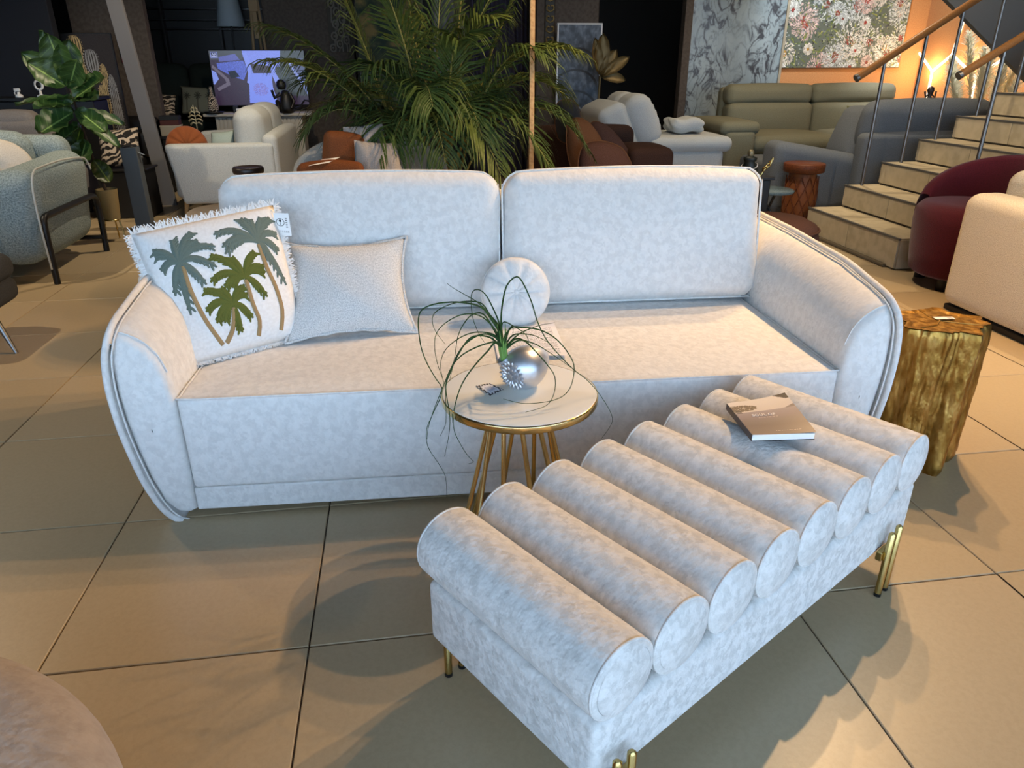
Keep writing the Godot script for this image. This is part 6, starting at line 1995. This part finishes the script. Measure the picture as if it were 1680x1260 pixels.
	# pampas grass
	var pa := thing("pampas_grass", "bunch of pale pampas grass plumes behind the blue grey sofa", "dried grass", Vector3(6.62, 0, -5.55))
	var vg := Geo.new()
	vg.lathe([Vector2(0.0005, 0), Vector2(0.12, 0), Vector2(0.16, 0.2), Vector2(0.12, 0.45), Vector2(0.07, 0.55), Vector2(0.08, 0.6)], 24)
	part(vg, "vase", plain(C(190, 186, 176), 0.6), pa)
	var pm := plain(C(226, 222, 200), 1.0)
	pm.backlight_enabled = true
	pm.backlight = C(200, 196, 172)
	for k in 9:
		var tip: Vector3 = [Vector3(-0.34, 1.5, 0), Vector3(-0.22, 1.36, 0.1), Vector3(-0.05, 1.42, 0), Vector3(0.12, 1.4, 0.05), Vector3(0.28, 1.3, 0), Vector3(-0.5, 1.2, 0.05), Vector3(0.24, 1.12, 0.1), Vector3(-0.4, 1.28, -0.1), Vector3(0.02, 1.24, 0.12)][k]
		var path := smooth_path([Vector3(0, 0.5, 0), tip * Vector3(0.5, 0.62, 0.5), tip], 0.06)
		var sg := Geo.new()
		sg.tube(path, 0.004, 5)
		var stem := part(sg, "stem", pm, pa)
		var pg := Geo.new()
		var n := path.size()
		for j in 520:
			var u := lerpf(0.42, 1.0, rng.randf())
			var i := clampi(int(u * (n - 1)), 0, n - 2)
			var p := path[i].lerp(path[i + 1], u * (n - 1) - i)
			var wd := 0.11 * sin(PI * clampf((u - 0.38) / 0.66, 0.02, 0.98))
			var d := Vector3(rng.randf_range(-1, 1), rng.randf_range(0.2, 1.3), rng.randf_range(-1, 1)).normalized() * (wd + 0.02)
			var w := Vector3(0.0045, 0, 0.003)
			pg.tri(p - w, p + w, p + d + Vector3(0, -0.012, 0))
		part(pg, "plume", pm, stem)
	# carved drum stool
	var dr := thing("carved_drum_stool", "dark carved wooden drum stool with a lattice body beside the stairs", "stool", Vector3(4.035, 0, -4.17))
	var d1 := Geo.new()
	d1.lathe([Vector2(0.0005, 0.52), Vector2(0.15, 0.52), Vector2(0.158, 0.513), Vector2(0.155, 0.455), Vector2(0.12, 0.445)], 32)
	part(d1, "seat", M.walnut, dr)
	var prof := [Vector2(0.11, 0.02), Vector2(0.115, 0.08), Vector2(0.125, 0.16), Vector2(0.128, 0.26), Vector2(0.122, 0.36), Vector2(0.11, 0.42), Vector2(0.1, 0.45)]
	var d2 := Geo.new()
	d2.lathe(prof, 32)
	part(d2, "drum", fabric(C(92, 50, 26), C(128, 76, 42), 5.0, 0.1, 0.3, 0.4, 10.0, 138, M.fine), dr)
	for k in 12:
		for sd in [-1.0, 1.0]:
			var pth := PackedVector3Array()
			for j in 9:
				var y := 0.1 + j * 0.04
				var a: float = TAU * k / 12 + sd * j * 0.13
				var rr := 0.1275 - 0.012 * pow((y - 0.26) / 0.2, 2)
				pth.append(Vector3(cos(a) * rr, y, sin(a) * rr))
			pipe(dr, "lattice_rib", M.walnut, pth, 0.0045, 5)
	var d3 := Geo.new()
	d3.lathe([Vector2(0.0005, 0), Vector2(0.12, 0), Vector2(0.125, 0.02), Vector2(0.11, 0.05)], 28)
	part(d3, "foot", M.black, dr)
	# little dark marble table
	var mt := thing("marble_top_table", "small dark table with a blue marbled round top beside the drum stool", "table", Vector3(3.64, 0, -3.9))
	var m1 := Geo.new()
	m1.lathe([Vector2(0.0005, 0.345), Vector2(0.16, 0.345), Vector2(0.17, 0.35), Vector2(0.17, 0.365), Vector2(0.16, 0.37), Vector2(0.0005, 0.37)], 36)
	part(m1, "top", fabric(C(44, 60, 68), C(130, 146, 150), 4.0, 0.1, 0.1, 0.12, 30.0, 139), mt)
	for k in 3: pipe(mt, "leg", M.black, PackedVector3Array([Vector3(cos(k * TAU / 3 + 0.5) * 0.15, 0, sin(k * TAU / 3 + 0.5) * 0.15), Vector3(cos(k * TAU / 3 + 3.6) * 0.08, 0.35, sin(k * TAU / 3 + 3.6) * 0.08)]), 0.007)
	# brown rolled cushion on the floor behind the arm
	var bp := thing("brown_round_pouf", "brown leather round pouf with piping behind the velvet sofa's right arm", "pouf", Vector3(3.12, 0, -2.85))
	var b1 := Geo.new()
	b1.lathe([Vector2(0.2, 0.0), Vector2(0.27, 0.03), Vector2(0.3, 0.12), Vector2(0.3, 0.24), Vector2(0.27, 0.34), Vector2(0.2, 0.375), Vector2(0.0005, 0.385)], 40)
	part(b1, "cover", bd, bp)
	var br := PackedVector3Array()
	for k in 40: br.append(Vector3(cos(TAU * k / 40) * 0.285, 0.315, sin(TAU * k / 40) * 0.285))
	pipe(bp, "piping", bd, br, 0.008, 6, true)
	# black bottle figure and gold antler ornament on a small pedestal behind the cushion
	var pd := thing("plant_pedestal", "dark narrow pedestal hidden behind the velvet sofa's right cushion", "pedestal", Vector3(3.22, 0, -3.4))
	bx(pd, "column", M.black, Vector3(0.01, 0.265, 0.02), Vector3(0.18, 0.53, 0.16), 0.008)
	bx(pd, "top", M.black, Vector3(0.01, 0.54, 0.02), Vector3(0.21, 0.02, 0.2), 0.004)
	var bo := thing("black_cloaked_figure", "black cloaked figurine with a gold crown and white cord", "figurine", Vector3(3.2, 0.55, -3.4))
	var o1 := Geo.new()
	o1.lathe([Vector2(0.0005, 0), Vector2(0.07, 0), Vector2(0.06, 0.04), Vector2(0.035, 0.085), Vector2(0.045, 0.1), Vector2(0.046, 0.115), Vector2(0.02, 0.125)], 20)
	part(o1, "cloak", plain(C(14, 24, 20), 0.5), bo)
	var o2 := Geo.new()
	o2.lathe([Vector2(0.016, 0.122), Vector2(0.022, 0.135), Vector2(0.02, 0.155), Vector2(0.012, 0.165), Vector2(0.0005, 0.166)], 12)
	part(o2, "crown", plain(C(130, 120, 92), 0.4, 0.5), bo)
	var wc2 := PackedVector3Array()
	for k in 24: wc2.append(Vector3(cos(TAU * k / 24) * 0.052, 0.06 + 0.02 * cos(TAU * k / 24 + 0.8), sin(TAU * k / 24) * 0.052))
	pipe(bo, "cord", M.white, wc2, 0.003, 5, true)
	var an := thing("gold_antler", "gold branching ornament beside the black cloaked figurine", "ornament", Vector3(3.31, 0.55, -3.33))
	pipe(an, "stem", M.brass, smooth_path([Vector3(-0.06, 0.0, 0), Vector3(-0.03, 0.05, 0), Vector3(0.0, 0.07, 0), Vector3(0.015, 0.12, 0)], 0.02), 0.007)
	for k in 3: pipe(an, "branch", M.brass, smooth_path([Vector3(-0.04 + k * 0.02, 0.03 + k * 0.018, 0), Vector3(-0.05 + k * 0.02, 0.055 + k * 0.02, 0.01), Vector3(-0.03 + k * 0.02, 0.07 + k * 0.02, 0.015)], 0.02), 0.006)

# ---------------------------------------------------------------- stairs
func stairs() -> void:
	var st := thing("tiled_staircase", "beige tiled staircase with grey metal nosings", "staircase", Vector3(4.03, 0, -3.435))
	var tm: Array = []
	for k in 2:
		var m := fabric(C(178, 164, 136).darkened(0.03 * k), C(188, 174, 146), 1.5, 0.012, 0.05, 0.42, 20.0, 140 + k)
		tm.append(m)
	var core := plain(C(110, 98, 78), 0.9)
	var nose := plain(C(112, 110, 106), 0.4, 0.6)
	var w := 1.13
	for k in 10:
		var y0 := 0.0 if k == 0 else 0.205 + 0.165 * (k - 1)
		var y1 := 0.205 + 0.165 * k
		var x := 0.274 * k
		bx(st, "step", core, Vector3(x + 0.16, (y1 - 0.012) / 2, 0), Vector3(0.29, y1 - 0.014, w - 0.02), 0.002)
		for j in 2:
			var z := -w / 4 + j * w / 2
			bx(st, "riser_tile", tm[(k + j) % 2], Vector3(x + 0.006, (y0 + y1) / 2 + 0.004, z), Vector3(0.012, y1 - y0 - 0.016, w / 2 - 0.004), 0.0015)
			bx(st, "tread_tile", tm[(k + j + 1) % 2], Vector3(x + 0.14, y1 - 0.006, z), Vector3(0.268, 0.012, w / 2 - 0.004), 0.0015)
		bx(st, "side_tile", tm[k % 2], Vector3(x + 0.15, y1 / 2, w / 2), Vector3(0.272, y1 - 0.016, 0.012), 0.0015)
		bx(st, "side_tile", tm[k % 2], Vector3(x + 0.15, y1 / 2, -w / 2), Vector3(0.272, y1 - 0.016, 0.012), 0.0015)
		bx(st, "nosing", nose, Vector3(x + 0.004, y1 - 0.004, 0), Vector3(0.02, 0.014, w + 0.008), 0.003, 2)
	var rub := Geo.new()
	rub.rbox(Vector3(-0.008, 0.012, -0.03), Vector3(0.03, 0.024, w - 0.1), 0.008, 2)
	part(rub, "rubble_strip", fabric(C(58, 48, 36), C(150, 138, 116), 10.0, 0.08, 0.8, 1.0, 0.0, 145, M.fine), st)
	# railings: wooden handrail on steel posts, one each side
	var wood := fabric(C(120, 80, 44), C(146, 100, 58), 2.0, 0.1, 0.1, 0.35, 6.0, 146)
	var r1 := thing("far_stair_railing", "wooden handrail on steel posts along the blue grey sofa's side of the stairs", "railing", Vector3(0, 0, -3.95))
	pipe(r1, "handrail", wood, PackedVector3Array([Vector3(4.215, 1.14, 0), Vector3(6.6, 2.64, 0)]), 0.027, 14)
	pipe(r1, "end_cap", M.steel, PackedVector3Array([Vector3(4.205, 1.134, 0), Vector3(4.222, 1.1445, 0)]), 0.028, 14)
	for p in [[4.412, 0.37], [4.705, 0.535], [4.952, 0.70], [5.254, 0.865], [5.53, 1.03], [5.8, 1.195]]:
		pipe(r1, "post", M.steel, PackedVector3Array([Vector3(p[0], p[1], 0), Vector3(p[0], 1.14 + 0.629 * (p[0] - 4.215) - 0.01, 0)]), 0.0125, 10)
	var r2 := thing("near_stair_railing", "wooden handrail on steel posts along the burgundy chair's side of the stairs", "railing", Vector3(0, 0, -2.93))
	pipe(r2, "handrail", wood, PackedVector3Array([Vector3(4.24, 1.175, 0), Vector3(6.4, 2.45, 0)]), 0.024, 14)
	pipe(r2, "end_cap", M.steel, PackedVector3Array([Vector3(4.23, 1.169, 0), Vector3(4.247, 1.179, 0)]), 0.025, 14)
	for p in [[4.50, 0.37], [5.05, 0.70], [5.6, 1.03]]:
		pipe(r2, "post", M.steel, PackedVector3Array([Vector3(p[0], p[1], 0), Vector3(p[0], 1.175 + 0.59 * (p[0] - 4.24) - 0.01, 0)]), 0.0125, 10)
	# sloping underside of the upper flight
	var so := Geo.new()
	so.extrude(PackedVector2Array([Vector2(5.0, 2.1), Vector2(6.9, 0.84), Vector2(6.9, 3.24), Vector2(5.0, 3.24)]), 0.06, Transform3D(Basis(), Vector3(0, 0, -5.05)))
	struct(so, "wall_stair_soffit", plain(C(104, 106, 106), 0.8))

func stair_side() -> void:
	# cream looped fabric chair
	var bm := fabric(C(204, 192, 170), C(236, 227, 208), 5.0, 0.06, 1.4, 1.0, 0.0, 151, bump_tex(0.07, 3, 512, 8.0, 19))
	var c := thing("cream_boucle_chair", "cream looped fabric armchair with rounded slab sides by the stairs", "armchair", Vector3(4.15, 0, -1.65))
	soft(c, "side_panel", bm, Vector3(-0.25, 0.33, 0.0), Vector3(0.22, 0.60, 0.96), 0.07, Vector3(0.01, 0.0, 0.0), 5, 6)
	soft(c, "side_panel", bm, Vector3(0.62, 0.33, 0.0), Vector3(0.22, 0.60, 0.96), 0.07, Vector3(0.01, 0.0, 0.0), 5, 6)
	soft(c, "backrest", bm, Vector3(0.185, 0.42, -0.36), Vector3(0.66, 0.64, 0.24), 0.07, Vector3(0.0, 0.0, 0.0), 5, 6)
	soft(c, "seat", bm, Vector3(0.185, 0.25, 0.1), Vector3(0.64, 0.38, 0.7), 0.06)
	bx(c, "base", M.black, Vector3(0.185, 0.015, 0.0), Vector3(1.04, 0.03, 0.9), 0.004)
	# burgundy tub chair
	var um := fabric(C(60, 12, 22), C(86, 20, 32), 3.0, 0.1, 0.4, 0.8, 12.0, 152, M.fine)
	um.rim_enabled = true
	um.rim = 0.4
	var b := thing("burgundy_tub_chair", "burgundy velvet tub chair between the stairs and the cream chair", "armchair", Vector3(4.22, 0, -2.52))
	var g := Geo.new()
	g.lathe([Vector2(0.0005, 0.07), Vector2(0.26, 0.07), Vector2(0.285, 0.09), Vector2(0.3, 0.2), Vector2(0.315, 0.38), Vector2(0.31, 0.45), Vector2(0.28, 0.485), Vector2(0.2, 0.495), Vector2(0.0005, 0.5)], 48)
	part(g, "seat", um, b)
	var bk := Geo.new()
	bk.grid(36, 16, func(u: float, v: float):
		var a := lerpf(deg_to_rad(-115.0), deg_to_rad(115.0), u)
		var ph := v * TAU
		var top := 0.50 + 0.25 * pow(cos((u - 0.5) * PI), 0.6)
		var r := 0.31 + 0.045 * cos(ph) + 0.002 * sin(u * 240.0) * maxf(cos(ph), 0.0)
		var y := lerpf(0.3, top, clampf(0.5 + 0.62 * sin(ph), 0, 1))
		return Vector3(cos(a) * r, y, sin(a) * r), false, true)
	part(bk, "backrest", um, b)
	for k in 4:
		var f := Geo.new()
		var an := TAU * k / 4 + 2.6
		f.lathe([Vector2(0.0005, 0.0), Vector2(0.035, 0.0), Vector2(0.03, 0.07)], 14, Transform3D(Basis(), Vector3(cos(an) * 0.22, 0, sin(an) * 0.22)))
		part(f, "foot", M.black, b)
	# cabinet with a model sailboat
	var wm := fabric(C(150, 134, 112), C(170, 154, 130), 2.0, 0.1, 0.2, 0.6, 6.0, 153)
	var ca := thing("limed_wood_cabinet", "limed wood cabinet with a framed door beside the stairs", "cabinet", Vector3(5.24, 0, -2.55))
	bx(ca, "body", wm, Vector3(0, 0.38, 0), Vector3(0.72, 0.72, 0.5), 0.006)
	bx(ca, "top", wm, Vector3(0, 0.785, 0), Vector3(0.8, 0.05, 0.56), 0.006, 2)
	bx(ca, "plinth", wm, Vector3(0, 0.015, 0), Vector3(0.68, 0.03, 0.46), 0.004)
	for k in 2:
		var dz := -0.12 + 0.24 * k
		var door := bx(ca, "door", wm, Vector3(-0.368, 0.37, dz), Vector3(0.018, 0.62, 0.22), 0.004)
		for s in [-1.0, 1.0]:
			bx(door, "moulding", wm, Vector3(-0.38, 0.37 + s * 0.25, dz), Vector3(0.012, 0.03, 0.16), 0.003)
			bx(door, "moulding", wm, Vector3(-0.38, 0.37, dz + s * 0.075), Vector3(0.012, 0.5, 0.02), 0.003)
	for k in 2:
		var dx := -0.17 + 0.34 * k
		var door := bx(ca, "door", wm, Vector3(dx, 0.37, 0.258), Vector3(0.32, 0.62, 0.018), 0.004)
		for s in [-1.0, 1.0]:
			bx(door, "moulding", wm, Vector3(dx, 0.37 + s * 0.25, 0.27), Vector3(0.24, 0.03, 0.012), 0.003)
			bx(door, "moulding", wm, Vector3(dx + s * 0.11, 0.37, 0.27), Vector3(0.02, 0.5, 0.012), 0.003)
	var sb := thing("model_sailboat", "model sailboat with a navy hull and pale sails on the limed cabinet", "model boat", Vector3(5.2, 0.81, -2.55))
	var hull := Geo.new()
	hull.extrude(PackedVector2Array([Vector2(-0.2, 0.03), Vector2(-0.16, 0.0), Vector2(0.16, 0.0), Vector2(0.22, 0.03)]), 0.08, Transform3D(Basis(), Vector3(0, 0, -0.04)))
	part(hull, "hull", plain(C(20, 26, 44), 0.4), sb)
	pipe(sb, "mast", M.oak, PackedVector3Array([Vector3(0.0, 0.03, 0), Vector3(0.0, 0.75, 0)]), 0.008)
	var sail := Geo.new()
	sail.extrude(PackedVector2Array([Vector2(-0.1, 0.06), Vector2(-0.012, 0.06), Vector2(-0.012, 0.72)]), 0.004)
	part(sail, "sail", plain(C(196, 182, 158), 0.8), sb)
	for k in 3: pipe(sb, "rigging", plain(C(150, 150, 150), 0.6), PackedVector3Array([Vector3(-0.2 + k * 0.02, 0.03, 0.02), Vector3(0.0, 0.72 - k * 0.1, 0)]), 0.002, 5)
	# dark upright panel beyond the cabinet
	var dp := thing("tall_dark_panel", "tall narrow dark panel standing beside the limed cabinet", "screen", Vector3(5.10, 0, -2.80))
	bx(dp, "leaf", plain(C(24, 19, 17), 0.6), Vector3(0, 1.1, 0), Vector3(0.07, 2.2, 0.04), 0.004)
